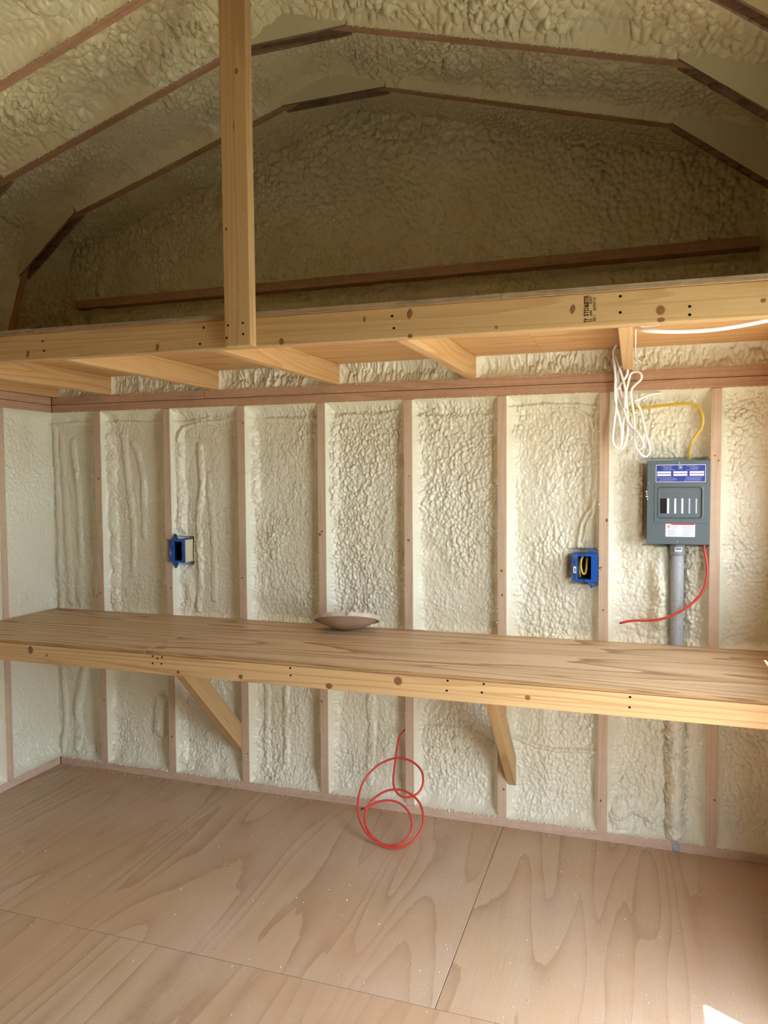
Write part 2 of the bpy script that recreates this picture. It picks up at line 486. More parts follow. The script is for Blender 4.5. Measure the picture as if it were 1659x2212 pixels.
def grid_mesh(name, P, mat):
    """P: (n, m, 3) array of points"""
    n, m = P.shape[:2]; me = bpy.data.meshes.new(name)
    me.vertices.add(n * m); me.vertices.foreach_set('co', P.reshape(-1).astype(np.float32))
    i = np.arange(n - 1)[:, None] * m + np.arange(m - 1)[None, :]
    q = np.stack([i, i + 1, i + 1 + m, i + m], -1).reshape(-1, 4); nf = len(q)
    me.loops.add(nf * 4); me.loops.foreach_set('vertex_index', q.reshape(-1).astype(np.int32))
    me.polygons.add(nf); me.polygons.foreach_set('loop_start', np.arange(0, nf * 4, 4, dtype=np.int32))
    me.polygons.foreach_set('use_smooth', np.ones(nf, dtype=bool))
    me.materials.append(mat); me.update(calc_edges=True); return me


def axis_samples(a, b, step, edge0=True, edge1=True):
    e = np.array([0, .0012, .0024, .0038, .0054, .0074, .0098, .0126, .016, .0196, .0236])
    lo = e if edge0 else np.array([0.0]); hi = e if edge1 else np.array([0.0])
    s = a + lo; f = b - hi[::-1]
    n = max(2, int((f[0] - s[-1]) / step))
    return np.concatenate([s[:-1], np.linspace(s[-1], f[0], n), f[1:]])


def bay(name, O, U, V, Nn, u0, u1, v0, v1, parent, mat, seed, recess=0.06, step=0.0033, size=0.0165, amp=0.0045, big=0.5, stretch=1.35,
        ridges=(), edges=(1, 1, 1, 1), mods=None, lip=0.004, vlin=None):
    """foam fill of one framing bay. O + u*U + v*V is the lumber face, foam lies `recess` behind it (against Nn).
    edges: which of u0,u1,v0,v1 touch lumber and are climbed by foam"""
    us = axis_samples(u0, u1, step, edges[0], edges[1]); vs = axis_samples(v0, v1, step, edges[2], edges[3])
    u, v = np.meshgrid(us, vs, indexing='ij')
    x, y = u + seed * 3.17, v + seed * 1.31
    rl = 0.008 + 0.016 * vnoise(v / 0.06, v * 0 + 1, seed + 400); rh = 0.006 + 0.012 * vnoise(v / 0.06, v * 0 + 2, seed + 401)
    k = np.ones_like(u)
    if edges[0]: k = k * (1 - np.exp(-(u - u0) / rl))
    if edges[1]: k = k * (1 - np.exp(-(u1 - u) / rh))
    rv = 0.012 + 0.018 * vnoise(u / 0.05, u * 0 + 3, seed + 402)
    if edges[2]: k = k * (1 - np.exp(-(v - v0) / rv))
    if edges[3]: k = k * (1 - np.exp(-(v1 - v) / rv))
    h = foam_relief(x, y, seed, size, amp, big, stretch)
    h = add_ridges(h, u, v, ridges, seed)
    if mods is not None: h = mods(h, u, v)
    ragged = lip * (vnoise(u / 0.007, v / 0.007, seed + 500) - 0.2)
    near = 1 - np.clip(k * 1.6, 0, 1)
    depth = recess * k - h * np.clip(k * 1.25, 0.0, 1) + ragged * near * 0.7 + 0.0015
    P = np.array(O)[None, None] + u[..., None] * np.array(U) + v[..., None] * np.array(V) - depth[..., None] * np.array(Nn)
    c = P.reshape(-1, 3).mean(0)
    me = grid_mesh(name, P - c, mat)
    return link(name, me, Matrix.Translation(c), parent)


# ================================================================== structure
box('ground', -30, 30, -30, 30, -0.5, -0.35, M['ground'])
tag(bpy.data.objects['ground'], 'pale gravel ground around the outside of the shed', 'ground', 'structure')


def zt(x): return 1.8174 - 0.005 * (x - 1.4)


SW, SD = 0.038, 0.089
# ---- floor: plywood sheets over a subfloor
floor = box('floor', -0.45, 3.28, YF - 0.15, 0.16, -0.06, -0.0185, M['sheath'])
tag(floor, 'pinkish plywood floor of the shed with open sheet joints', 'floor', 'structure')


def sheet(x0, x1, y0, y1):
    # local X along world y so that the figure runs front to back
    fr = Matrix.Translation(((x0 + x1) / 2, (y0 + y1) / 2, -0.009)) @ Matrix.Rotation(math.pi / 2, 4, 'Z')
    g = 0.0011
    prism8('plywood_sheet', [(x0 + g, y0 + g, -0.018), (x1 - g, y0 + g, -0.018), (x1 - g, y1 - g, -0.018), (x0 + g, y1 - g, -0.018),
                             (x0 + g, y0 + g, 0), (x1 - g, y0 + g, 0), (x1 - g, y1 - g, 0), (x0 + g, y1 - g, 0)], M['floor'], floor, 0.0012, fr)


for (x0, x1, y0, y1) in ((-0.40, 2.037, -1.135, 0.085), (2.037, 3.20, -1.135, 0.085), (-0.40, 0.82, -2.355, -1.135), (0.82, 3.20, -2.355, -1.135),
                         (-0.40, 2.037, -3.75, -2.355), (2.037, 3.20, -3.75, -2.355)):
    sheet(x0, x1, y0, y1)

# ---- back wall
wall = box('wall_back', -0.50, 3.32, 0.0905, 0.103, -0.02, 3.16, M['sheath'])
tag(wall, 'stud wall filled with cream spray foam at the end of the shed', 'wall', 'structure')
SX = [0.4064 * i for i in range(8)]
studs = []
for i, x in enumerate(SX):
    studs.append(board('stud', (x, SD / 2, 0.038), (x, SD / 2, zt(x) - 0.0005), SW, SD, (1, 0, 0), M['stud'], wall))
board('bottom_plate', (XL + 0.002, SD / 2, 0.019), (XR + 0.09, SD / 2, 0.019), SD, SW, (0, 1, 0), M['sill'], wall)
board('top_plate', (XL + 0.001, SD / 2, zt(XL) + 0.019), (XR + 0.09, SD / 2, zt(XR) + 0.019), SD, SW, (0, 1, 0), M['plate'], wall)
board('top_plate', (XL + 0.001, SD / 2, zt(XL) + 0.0590), (0.62, SD / 2, zt(0.62) + 0.0590), SD, SW, (0, 1, 0), M['plate'], wall)
board('top_plate', (0.6215, SD / 2, zt(0.62) + 0.0590), (XR + 0.09, SD / 2, zt(XR) + 0.0590), SD, SW, (0, 1, 0), M['plate'], wall)

XA, ZA, YA = (1, 0, 0), (0, 0, 1), (0, -1, 0)
hw = SW / 2


def V(*p): return list(p)


cond = [([(2.717, 0.055), (2.715, 0.76)], 0.036, 0.074, 0.20)]


def conduit_gap(h, u, v):      # foam stops short of the bare pipe above the bench
    g = np.exp(-((u - 2.715) / 0.026) ** 2) * (v > 0.74) * (v < 1.25)
    return h - 0.045 * g + 0.012 * np.exp(-((u - 2.655) / 0.03) ** 2) * (v > 0.8) * (v < 1.2)


def panel_gap(h, u, v):
    h = conduit_gap(h, u, v)
    inside = (u > 2.585) & (v > 1.205) & (v < 1.55)
    return np.where(inside, -0.02, h)


def boxgap(x0, x1, z0, z1):
    def f(h, u, v):
        m = np.clip(np.minimum(np.minimum(u - x0, x1 - u), np.minimum(v - z0, z1 - v)) / 0.006 + 1, 0, 1)
        return h - 0.024 * m
    return f


bays = [
    dict(u0=-0.352, u1=SX[0] - hw, edges=(0, 1, 1, 1), recess=0.060, amp=0.0030, ridges=[
        ([(-0.285, 0.06), (-0.295, 0.6), (-0.300, 1.20), (-0.31, 1.76)], 0.014, 0.012, 1.0), ([(-0.235, 0.85), (-0.25, 1.3), (-0.27, 1.7)], 0.018, 0.010, .5),
        ([(-0.16, 1.05), (-0.165, 1.4), (-0.20, 1.68)], 0.016, 0.013, .5), ([(-0.20, 0.08), (-0.21, 0.3), (-0.15, 0.5)], 0.022, 0.018, .8), ([(-0.17, 0.84), (-0.175, 1.0)], 0.02, 0.012, .8),
        ([(-0.34, 1.765), (-0.15, 1.775), (-0.02, 1.77)], 0.008, 0.010, .2), ([(-0.34, 0.10), (-0.12, 0.085)], 0.03, 0.02, 1.0)]),
    dict(u0=SX[0] + hw, u1=SX[1] - hw, amp=0.0032, ridges=[
        ([(0.058, 0.83), (0.056, 1.2), (0.052, 1.55), (0.045, 1.70)], 0.019, 0.017, .8), ([(0.155, 1.0), (0.16, 1.25), (0.14, 1.45), (0.115, 1.70)], 0.016, 0.012, .7),
        ([(0.225, 1.20), (0.23, 1.45), (0.20, 1.62), (0.17, 1.66)], 0.016, 0.013, .7), ([(0.02, 1.765), (0.15, 1.768), (0.27, 1.760), (0.385, 1.765)], 0.009, 0.012, .2),
        ([(0.31, 0.36), (0.30, 0.22)], 0.035, 0.022, .6), ([(0.03, 0.09), (0.36, 0.08)], 0.028, 0.016, 1.0)]),
    dict(u0=SX[1] + hw, u1=SX[2] - hw, amp=0.0032, mods=boxgap(0.418, 0.507, 1.068, 1.196), ridges=[
        ([(0.462, 1.21), (0.458, 1.45), (0.455, 1.70)], 0.018, 0.018, .4), ([(0.535, 0.84), (0.55, 1.05), (0.54, 1.25), (0.565, 1.45), (0.56, 1.64)], 0.014, 0.016, 1.0),
        ([(0.62, 0.9), (0.625, 1.2), (0.60, 1.5)], 0.015, 0.008, .6), ([(0.425, 1.755), (0.50, 1.757), (0.62, 1.772), (0.79, 1.775)], 0.008, 0.011, .2),
        ([(0.45, 1.67), (0.47, 1.73), (0.56, 1.752), (0.79, 1.765)], 0.008, 0.012, .2), ([(0.47, 1.02), (0.49, 0.9), (0.47, 0.83)], 0.02, 0.012, 1.0), ([(0.44, 0.5), (0.45, 0.1)], 0.016, 0.012, .7), ([(0.44, 0.09), (0.77, 0.09)], 0.03, 0.02, 1.0)]),
    dict(u0=SX[2] + hw, u1=SX[3] - hw, amp=0.0046, ridges=[
        ([(0.835, 1.752), (1.0, 1.755), (1.19, 1.748)], 0.010, 0.012, .2), ([(0.862, 1.38), (0.858, 1.6), (0.86, 1.70)], 0.016, 0.012, .8), ([(1.18, 1.58), (1.19, 1.68)], 0.016, 0.016, .3),
        ([(0.90, 0.1), (0.905, 0.4), (0.90, 0.62)], 0.013, 0.009, .8), ([(1.0, 0.12), (1.01, 0.4), (0.99, 0.66)], 0.014, 0.009, .8), ([(0.85, 0.09), (1.17, 0.085)], 0.03, 0.020, 1.0)]),
    dict(u0=SX[3] + hw, u1=SX[4] - hw, amp=0.0048, ridges=[
        ([(1.24, 1.745), (1.35, 1.762), (1.45, 1.752), (1.60, 1.775)], 0.009, 0.012, .2), ([(1.24, 1.762), (1.60, 1.757)], 0.008, 0.010, .2), ([(1.588, 1.60), (1.592, 1.71)], 0.016, 0.02, .3),
        ([(1.268, 1.30), (1.264, 1.5), (1.27, 1.72)], 0.015, 0.012, .9), ([(1.42, 0.1), (1.43, 0.35), (1.42, 0.6)], 0.016, 0.010, .8), ([(1.25, 0.09), (1.58, 0.085)], 0.028, 0.014, 1.0)]),
    dict(u0=SX[4] + hw, u1=SX[5] - hw, amp=0.0048, ridges=[
        ([(1.65, 1.742), (1.85, 1.735), (2.01, 1.742)], 0.010, 0.013, .2), ([(1.65, 0.375), (1.79, 0.385), (1.975, 0.367), (2.02, 0.36)], 0.012, 0.014, .3), ([(1.68, 0.33), (1.8, 0.33), (1.98, 0.31)], 0.035, 0.016, .4)]),
    dict(u0=SX[5] + hw, u1=SX[6] - hw, amp=0.0044, mods=boxgap(2.300, 2.43, 1.045, 1.18), ridges=[
        ([(2.05, 1.765), (2.2, 1.773), (2.32, 1.752), (2.375, 1.72), (2.392, 1.66), (2.397, 1.5), (2.392, 1.37), (2.352, 1.29), (2.338, 1.19)], 0.008, 0.016, .15),
        ([(2.2, 1.777), (2.35, 1.768), (2.41, 1.755)], 0.007, 0.014, .15), ([(2.408, 1.74), (2.408, 1.45), (2.395, 1.33), (2.368, 1.28), (2.355, 1.19)], 0.008, 0.018, .15),
        ([(2.372, 1.40), (2.372, 1.60)], 0.014, 0.012, .2), ([(2.06, 0.385), (2.15, 0.352), (2.25, 0.337), (2.41, 0.35)], 0.009, 0.018, .2), ([(2.21, 0.1), (2.215, 0.35), (2.20, 0.6)], 0.03, 0.008, .5), ([(2.06, 0.09), (2.18, 0.10)], 0.03, 0.016, .6)]),
    dict(u0=SX[6] + hw, u1=SX[7] - hw, amp=0.0062, size=0.017, big=0.9, mods=panel_gap, ridges=cond + [
        ([(2.47, 0.11), (2.55, 0.15), (2.62, 0.13)], 0.035, 0.028, .5), ([(2.49, 0.10), (2.51, 0.075)], 0.035, 0.03, .3), ([(2.66, 0.15), (2.64, 0.09)], 0.03, 0.02, .5), ([(2.65, 0.9), (2.652, 1.0), (2.645, 1.12)], 0.026, 0.026, .6),
        ([(2.765, 0.5), (2.768, 0.3), (2.77, 0.1)], 0.014, 0.012, 1.0), ([(2.64, 0.6), (2.645, 0.35), (2.65, 0.2)], 0.016, 0.010, 1.0)]),
    dict(u0=SX[7] + hw, u1=XR + 0.07, edges=(1, 0, 1, 1), amp=0.0048, size=0.015, recess=0.05),
]
for i, b in enumerate(bays):
    b = dict(b); u0 = b.pop('u0'); u1 = b.pop('u1'); b.setdefault('recess', 0.062)
    bay('foam_panel', (0, 0, 0), XA, ZA, YA, u0, u1, 0.0375, zt((u0 + u1) / 2) + 0.001, wall, M['foam'], 11 + i, **b)

# rim foam above the plates, between loft joists
JX = [-0.27 + 0.0, 0.071, 0.681, 1.291, 1.905, 2.526, 3.081]     # joist centre lines
for i in range(6):
    a, c = JX[i] + hw, JX[i + 1] - hw
    bay('foam_panel', (0, 0, 0), XA, ZA, YA, a, c, zt((a + c) / 2) + 0.0765, 1.995 - 0.008 * (a - 1.4), wall, M['foam'], 40 + i, recess=0.042, amp=0.0075, size=0.015, stretch=3.2, big=0.8, edges=(1, 1, 1, 1), step=0.004)


# gable above the loft
def gable_mod(h, u, v):
    h = h - 0.02 * np.exp(-((v - 2.315) / 0.02) ** 2) * (u > -0.12) * (u < 3.0)
    h = h + 0.012 * np.exp(-((u - 1.8) ** 2 + (v - 2.42) ** 2) / 0.0012)
    top = np.clip((v - (2.70 - 0.25 * np.abs(u - 1.41) + 0.16)) / 0.12, 0, 1)
    return h + 0.02 * top * bubbles(u, v, 0.03, 901)


bay('foam_panel', (0, 0, 0), XA, ZA, YA, XL - 0.10, XR + 0.10, 1.97, 3.13, wall, M['foam_roof'], 71, recess=0.056, amp=0.0062, size=0.019, step=0.0052, edges=(0, 0, 0, 0), mods=gable_mod, big=0.6,
    ridges=[([(0.0, 2.42), (0.02, 2.5), (0.05, 2.56)], 0.03, 0.018, .8), ([(-0.02, 2.36), (-0.03, 2.28)], 0.035, 0.024, .4), ([(1.75, 2.5), (1.78, 2.7)], 0.04, 0.010, .8), ([(0.4, 2.45), (0.38, 2.62), (0.45, 2.75)], 0.05, 0.012, .8),
            ([(1.45, 2.66), (1.72, 2.67), (1.72, 2.47), (1.44, 2.47)], 0.012, 0.006, .5), ([(0.3, 2.42), (1.3, 2.425)], 0.02, 0.006, .5)])

# ---- left wall
wl = box('wall_left', -0.385, -0.3725, YF, 0.09, -0.02, 1.9, M['sheath'])
tag(wl, 'side wall of foam filled studs meeting the workbench corner', 'wall', 'structure')
LY = [-0.326 - 0.4064 * i for i in range(12)]
for y in LY:
    if y > YF + 0.05:
        board('stud', (XL - SD / 2, y, 0.038), (XL - SD / 2, y, zt(XL) - 0.0005), SW, SD, (0, 1, 0), M['stud'], wl)
board('bottom_plate', (XL - SD / 2, -0.001, 0.019), (XL - SD / 2, YF, 0.019), SD, SW, (1, 0, 0), M['sill'], wl)
board('top_plate', (XL - SD / 2, -0.001, zt(XL) + 0.019), (XL - SD / 2, YF, zt(XL) + 0.019), SD, SW, (1, 0, 0), M['plate'], wl)
board('top_plate', (XL - SD / 2, -0.001, zt(XL) + 0.0590), (XL - SD / 2, YF, zt(XL) + 0.0590), SD, SW, (1, 0, 0), M['plate'], wl)
edges_y = [0.085] + LY
for i in range(5):
    a = edges_y[i] - (hw if i else 0); c = edges_y[i + 1] + hw
    bay('foam_panel', (XL, 0, 0), (0, -1, 0), ZA, (1, 0, 0), -a, -c, 0.0375, zt(XL) + 0.001, wl, M['foam'], 90 + i, recess=0.055, amp=0.0042, step=0.004 if i < 2 else 0.012, edges=(0 if i == 0 else 1, 1, 1, 1))
box('foam_panel', XL - 0.085, XL - 0.05, YF, LY[4], 0.04, zt(XL), M['foam'], wl)

# ---- right wall with window and door
wr = box('wall_right', XR + 0.0905, XR + 0.103, YF, DOOR[0], 0.0, 1.9, M['sheath'])
tag(wr, 'side wall with an open doorway and a window letting daylight in', 'wall', 'structure')


def rw(y0, y1, z0, z1):
    box('foam_panel', XR + 0.05, XR + 0.09, y0, y1, z0, z1, M['foam'], wr)


rw(WIN[1], 0.09, 0.0, 1.9); rw(WIN[0], WIN[1], 0.0, WIN[2]); rw(WIN[0], WIN[1], WIN[3], 1.9); rw(DOOR[1], WIN[0], 0.0, 1.9); rw(DOOR[0], DOOR[1], DOOR[3], 1.9); rw(YF, DOOR[0], 0.0, 1.9)
for y in (WIN[1] + 0.02, WIN[0] - 0.02, DOOR[1] + 0.02, DOOR[0] - 0.02, -2.6, -3.0, -3.4):
    board('stud', (XR + SD / 2, y, 0.038), (XR + SD / 2, y, zt(XR)), SW, SD, (0, 1, 0), M['stud'], wr)
board('top_plate', (XR + SD / 2, -0.002, zt(XR) + 0.019), (XR + SD / 2, YF, zt(XR) + 0.019), SD, SW, (1, 0, 0), M['plate'], wr)
board('top_plate', (XR + SD / 2, -0.002, zt(XR) + 0.0590), (XR + SD / 2, YF, zt(XR) + 0.0590), SD, SW, (1, 0, 0), M['plate'], wr)
board('bottom_plate', (XR + SD / 2, -0.002, 0.019), (XR + SD / 2, DOOR[1] + 0.001, 0.019), SD, SW, (1, 0, 0), M['sill'], wr)
w1 = empty('window_1', (XR + 0.05, (WIN[0] + WIN[1]) / 2, WIN[2]), 'small window opening in the side wall above the bench end', 'window', 'structure')
for nm, y0, y1, z0, z1 in (('window_sill', WIN[0], WIN[1], WIN[2], WIN[2] + 0.02), ('window_head', WIN[0], WIN[1], WIN[3] - 0.02, WIN[3]),
                           ('window_jamb', WIN[0], WIN[0] + 0.02, WIN[2] + 0.02, WIN[3] - 0.02), ('window_jamb', WIN[1] - 0.02, WIN[1], WIN[2] + 0.02, WIN[3] - 0.02)):
    box(nm, XR, XR + 0.10, y0, y1, z0, z1, M['frame'], w1, 0.002)
d1 = empty('door_1', (XR + 0.05, (DOOR[0] + DOOR[1]) / 2, 0), 'open doorway in the side wall just past the bench end', 'door', 'structure')
for nm, y0, y1, z0, z1 in (('door_head', DOOR[0], DOOR[1], DOOR[3] - 0.02, DOOR[3]), ('door_jamb', DOOR[0], DOOR[0] + 0.02, 0, DOOR[3] - 0.02), ('door_jamb', DOOR[1] - 0.02, DOOR[1], 0, DOOR[3] - 0.02)):
    box(nm, XR, XR + 0.10, y0, y1, z0, z1, M['frame'], d1, 0.002)

# ---- front wall (behind the camera)
wf = box('wall_front', XL - 0.10, XR + 0.20, YF - 0.10, YF, -0.02, 3.3, M['sheath'])
tag(wf, 'bare plywood end wall behind the camera', 'wall', 'structure')

# ---- roof
RC = 1.41
IN = [(-0.353, 1.90), (-0.1086, 2.608), (RC, 3.050), (2 * RC + 0.1086, 2.608), (2 * RC + 0.353, 1.90)]     # inner line of the rafters
OUT = [(-0.47, 1.87), (-0.215, 2.672), (RC, 3.150), (2 * RC + 0.215, 2.672), (2 * RC + 0.47, 1.87)]
OUT2 = [(-0.49, 1.86), (-0.233, 2.685), (RC, 3.168), (2 * RC + 0.233, 2.685), (2 * RC + 0.49, 1.86)]
roofpoly = [(-0.375, 1.87)] + OUT + [(2 * RC + 0.375, 1.87), (2 * RC + 0.375, 1.855)] + OUT2[::-1] + [(-0.375, 1.855)]
# (one shell: the roof boarding)
roof = None
bm = bmesh.new(); y0r, y1r = YF - 0.1, 0.11
for i in range(4):
    for (a, b2) in ((OUT, 0), (OUT2, 1)):
        p, q = a[i], a[i + 1]
        bm.faces.new([bm.verts.new(v) for v in ((p[0], y0r, p[1]), (q[0], y0r, q[1]), (q[0], y1r, q[1]), (p[0], y1r, p[1]))])
for sgn in (0, 1):
    x0 = -0.49 if not sgn else 2 * RC + 0.36; x1 = -0.36 if not sgn else 2 * RC + 0.49
    bm.faces.new([bm.verts.new(v) for v in ((x0, y0r, 1.872), (x1, y0r, 1.872), (x1, y1r, 1.872), (x0, y1r, 1.872))])
me = bpy.data.meshes.new('ceiling'); bm.to_mesh(me); bm.free(); me.materials.append(M['sheath'])
roof = link('ceiling', me)
tag(roof, 'barn shaped roof underside coated in lumpy cream spray foam', 'ceiling', 'structure')

TY = [-0.29, -0.70, -1.09, -1.50]                 # front face of each truss
ybays = [(0.07, TY[0] + SW), (TY[0], TY[1] + SW), (TY[1], TY[2] + SW), (TY[2], TY[3])]
for bi, (ya, yb) in enumerate(ybays):
    for si in range(4):
        p, q = Vector((IN[si][0], 0, IN[si][1])), Vector((IN[si + 1][0], 0, IN[si + 1][1]))
        t = (q - p); L = t.length; t.normalize(); n = Vector((t.z, 0, -t.x))
        if n.z > 0 and si in (1, 2): n = -n
        cen = Vector((RC, 0, 2.2))
        if n.dot(cen - (p + q) / 2) < 0: n = -n
        ext = 0.035
        lo = -ext if si else 0.0; hi = L + (ext if si < 3 else 0.0)
        O = (p.x, 0, p.z)
        hidden = bi == 3 and si == 3
        st = 0.0046 if not hidden else 0.012
        bay('foam_panel', O, (t.x, 0, t.z), (0, -1, 0), tuple(n), lo, hi, -ya, -yb, roof, M['foam_roof'], 120 + bi * 7 + si, recess=0.060 if bi else 0.05,
            amp=(0.008, 0.0092, 0.0135, 0.0115)[bi], size=(0.017, 0.020, 0.029, 0.024)[bi], big=(0.6, 0.7, 1.2, 0.9)[bi], stretch=1.25, step=st, edges=(0, 0, 0 if bi == 0 else 1, 0 if bi == 3 else 1))
for si in range(4):
    p, q = IN[si], IN[si + 1]
    dx, dz = q[0] - p[0], q[1] - p[1]; L = math.hypot(dx, dz); nx, nz = -dz / L * 0.05, dx / L * 0.05
    prism8('foam_panel', [(p[0] + nx, YF, p[1] + nz), (q[0] + nx, YF, q[1] + nz), (q[0] + nx, TY[3], q[1] + nz), (p[0] + nx, TY[3], p[1] + nz),
                          (p[0] + 1.6 * nx, YF, p[1] + 1.6 * nz), (q[0] + 1.6 * nx, YF, q[1] + 1.6 * nz), (q[0] + 1.6 * nx, TY[3], q[1] + 1.6 * nz), (p[0] + 1.6 * nx, TY[3], p[1] + 1.6 * nz)], M['foam_roof'], roof)

# ================================================================== trusses


def truss(y, label):
    tr = empty('roof_truss', (RC, y + hw, 1.90), label, 'truss', None, 'gambrel roof trusses')
    for si in range(4):
        p, q = Vector((IN[si][0], y + hw, IN[si][1])), Vector((IN[si + 1][0], y + hw, IN[si + 1][1]))
        t = (q - p).normalized(); n = Vector((-t.z, 0, t.x))
        if n.dot(Vector((RC, y, 2.2)) - (p + q) / 2) > 0: n = -n
        e0 = 0.0 if si in (0, 2) else -0.02; e1 = 0.0 if si in (1, 3) else -0.02
        p2 = p + n * (SD / 2) + t * (0.0 if si in (0,) else (0.012 if si in (1, 3) else 0.012)); q2 = q + n * (SD / 2) - t * 0.012
        board('rafter', p2, q2, SD, SW - 0.001, n, M['rafter'], tr)
    ridge = [(1.19, 2.984), (1.63, 2.984), (1.63 + 0.024, 2.984 + 0.082), (RC, 3.050 + 0.085), (1.19 - 0.024, 2.984 + 0.082)]
    kl = [(-0.170, 2.430), (0.156, 2.685), (0.156 - 0.024, 2.685 + 0.082), (-0.1086 - 0.075, 2.608 + 0.055), (-0.170 - 0.078, 2.430 + 0.027)]
    kr = [(2 * RC - x, z) for x, z in kl][::-1]
    for poly in (ridge, kl, kr):
        for (ya, yb, mm) in ((y - 0.0125, y - 0.0005, M['foam_thin']), (y + SW + 0.0005, y + SW + 0.0125, M['gusset'])):
            g = extrude_poly('gusset_plate', poly, ya, yb, mm, tr)
            if mm is M['foam_thin']:
                me = g.data; me.materials.append(M['gusset'])
                for f in me.polygons:
                    if abs(f.normal.y) < 0.5: f.material_index = 1
    return tr


truss(TY[0], 'brown roof truss closest to the dark gable wall')
truss(TY[1], 'second roof truss from the gable wall')
truss(TY[2], 'third roof truss, cut off by the top of the photo')

# ragged foam lip along the lower edge of every rafter
_it = []; _rg = random.Random(33)
for y in TY[:3]:
    for si in range(4):
        p, q = IN[si], IN[si + 1]; L = math.hypot(q[0] - p[0], q[1] - p[1])
        for k in range(int(L / 0.0042)):
            t = _rg.random(); r = _rg.uniform(.0012, .0036) * (1.5 if _rg.random() < .12 else 1)
            x, z = p[0] + t * (q[0] - p[0]), p[1] + t * (q[1] - p[1])
            if 1.17 < x < 1.65 or x < 0.17 or x > 2.65: continue
            _it.append((x, y + _rg.uniform(-.003, .001), z + _rg.uniform(-.001, .006), r))
ROOF_CRUMBS = _it

# ---- ledger across the gable
board('ledger_board', (-0.115, 0.040, 2.360), (2.985, 0.040, 2.343), SD * 0.9, 0.040, (0, 1, 0), M['rafter'])
tag(bpy.data.objects['ledger_board'], 'long brown board fixed across the dark foam gable above the loft', 'board')

# ================================================================== loft


def zb(x): return 1.8840 - 0.0112 * (x - 1.4)


loft = empty('storage_loft', (1.41, -0.5, 1.90), 'golden pine loft platform spanning the shed under the gable', 'loft')
HF = -1.02; HH = 0.0885
x0, x1 = XL + 0.003, XR - 0.003
head = board('header_beam', (x0, HF + hw, zb(x0) + HH / 2), (x1, HF + hw, zb(x1) + HH / 2), HH, SW, (0, 0, 1), M['pine'], loft, 0.0035)
for i, x in enumerate(JX):
    zf = zb(x) + HH - SD / 2; zk = zt(x) + 0.078 + SD / 2
    if i == 0: x = XL + 0.022
    if i == 6: x = XR - 0.022
    board('joist', (x, HF + SW + 0.0005, zf - 0.0005), (x, 0.075, zk), SD, SW, (0, 0, 1), M['pine2'], loft, 0.003)
DK = 0.016


def deck(xa, xb):
    c = []
    for dz in (0, DK):
        for (x, y) in ((xa, HF - 0.003), (xb, HF - 0.003), (xb, 0.0), (xa, 0.0)):
            z = (zb(x) + HH + 0.0006 if y < -0.5 else zt(x) + 0.078 + SD + 0.0006)
            c.append((x, y, z + dz))
    o = prism8('deck_panel', c, M['deck'], loft, 0.001)
    o.data.materials.append(M['deck_edge'])
    for f in o.data.polygons:
        if f.normal.y < -0.7: f.material_index = 1


deck(x0, 0.598); deck(0.5995, 2.2); deck(2.2015, x1)


def disc(name, p, rx, rz, mat, parent, thick=0.0006, seg=14, rot=0.0, nrm='y'):
    vs = [(0, -thick, 0)]; fs = []
    for k in range(seg):
        a = 2 * math.pi * k / seg
        ex, ez = rx * math.cos(a), rz * math.sin(a)
        ex, ez = ex * math.cos(rot) - ez * math.sin(rot), ex * math.sin(rot) + ez * math.cos(rot)
        vs.append((ex, 0, ez))
    for k in range(seg): fs.append((0, 1 + (k + 1) % seg, 1 + k))
    fs.append(tuple(range(1, seg + 1)))
    mw = Matrix.Translation(p)
    if nrm == 'x': mw = mw @ Matrix.Rotation(math.pi / 2, 4, 'Z')
    return link(name, mesh_from(name, vs, fs, mat), mw, parent)


for (x, z) in ((0.6305, 1.9535), (0.6353, 1.9202), (1.2642, 1.9538), (1.2498, 1.9041), (2.5139, 1.9459), (2.5142, 1.9041), (1.8878, 1.9423), (1.8931, 1.9076), (2.6822, 1.9061), (2.6824, 1.8852)):
    disc('nail_head', (x, HF - 0.0003, z), 0.0042, 0.0036, M['hole'], head)
for (x, z, a, b2, r) in ((0.5652, 1.9134, 0.005, 0.014, -0.4), (1.0915, 1.904, 0.006, 0.012, -0.3), (1.9416, 1.882, 0.007, 0.006, 0), (1.9406, 1.9448, 0.007, 0.015, -0.3), (2.3931, 1.9221, 0.006, 0.013, -0.35),
                         (2.6128, 1.9023, 0.010, 0.012, 0.5), (2.6141, 1.8775, 0.009, 0.006, 0), (2.8503, 1.9073, 0.006, 0.005, 0), (2.1889, 1.8891, 0.004, 0.004, 0), (1.5344, 1.8928, 0.007, 0.010, 0.3), (1.8026, 1.9394, 0.004, 0.008, 0)):
    disc('knot', (x, HF - 0.0002, z), a * 1.2, b2 * 1.2, M['knot'], head, rot=r, thick=0.0004)


# ink stamp on the header
def text_mesh(name, s, size, mat, parent, mw, sx=1.0, bold=0.0):
    cu = bpy.data.curves.new(name, 'FONT'); cu.body = s; cu.size = size; cu.extrude = 0.00015; cu.offset = bold
    o = bpy.data.objects.new(name, cu); COL.objects.link(o)
    bpy.context.view_layer.update()
    me = bpy.data.meshes.new_from_object(o.evaluated_get(bpy.context.evaluated_depsgraph_get()))
    bpy.data.objects.remove(o); bpy.data.curves.remove(cu)
    me.name = name; me.materials.clear(); me.materials.append(mat)
    for v in me.vertices: v.co.x *= sx
    return link(name, me, mw, parent)


def stamp_at(x, z):      # text running up the beam face: text x -> +z, text y -> -x, normal -> -y
    return Matrix(((0, -1, 0, x), (0, 0, -1, HF - 0.0006), (1, 0, 0, z), (0, 0, 0, 1)))


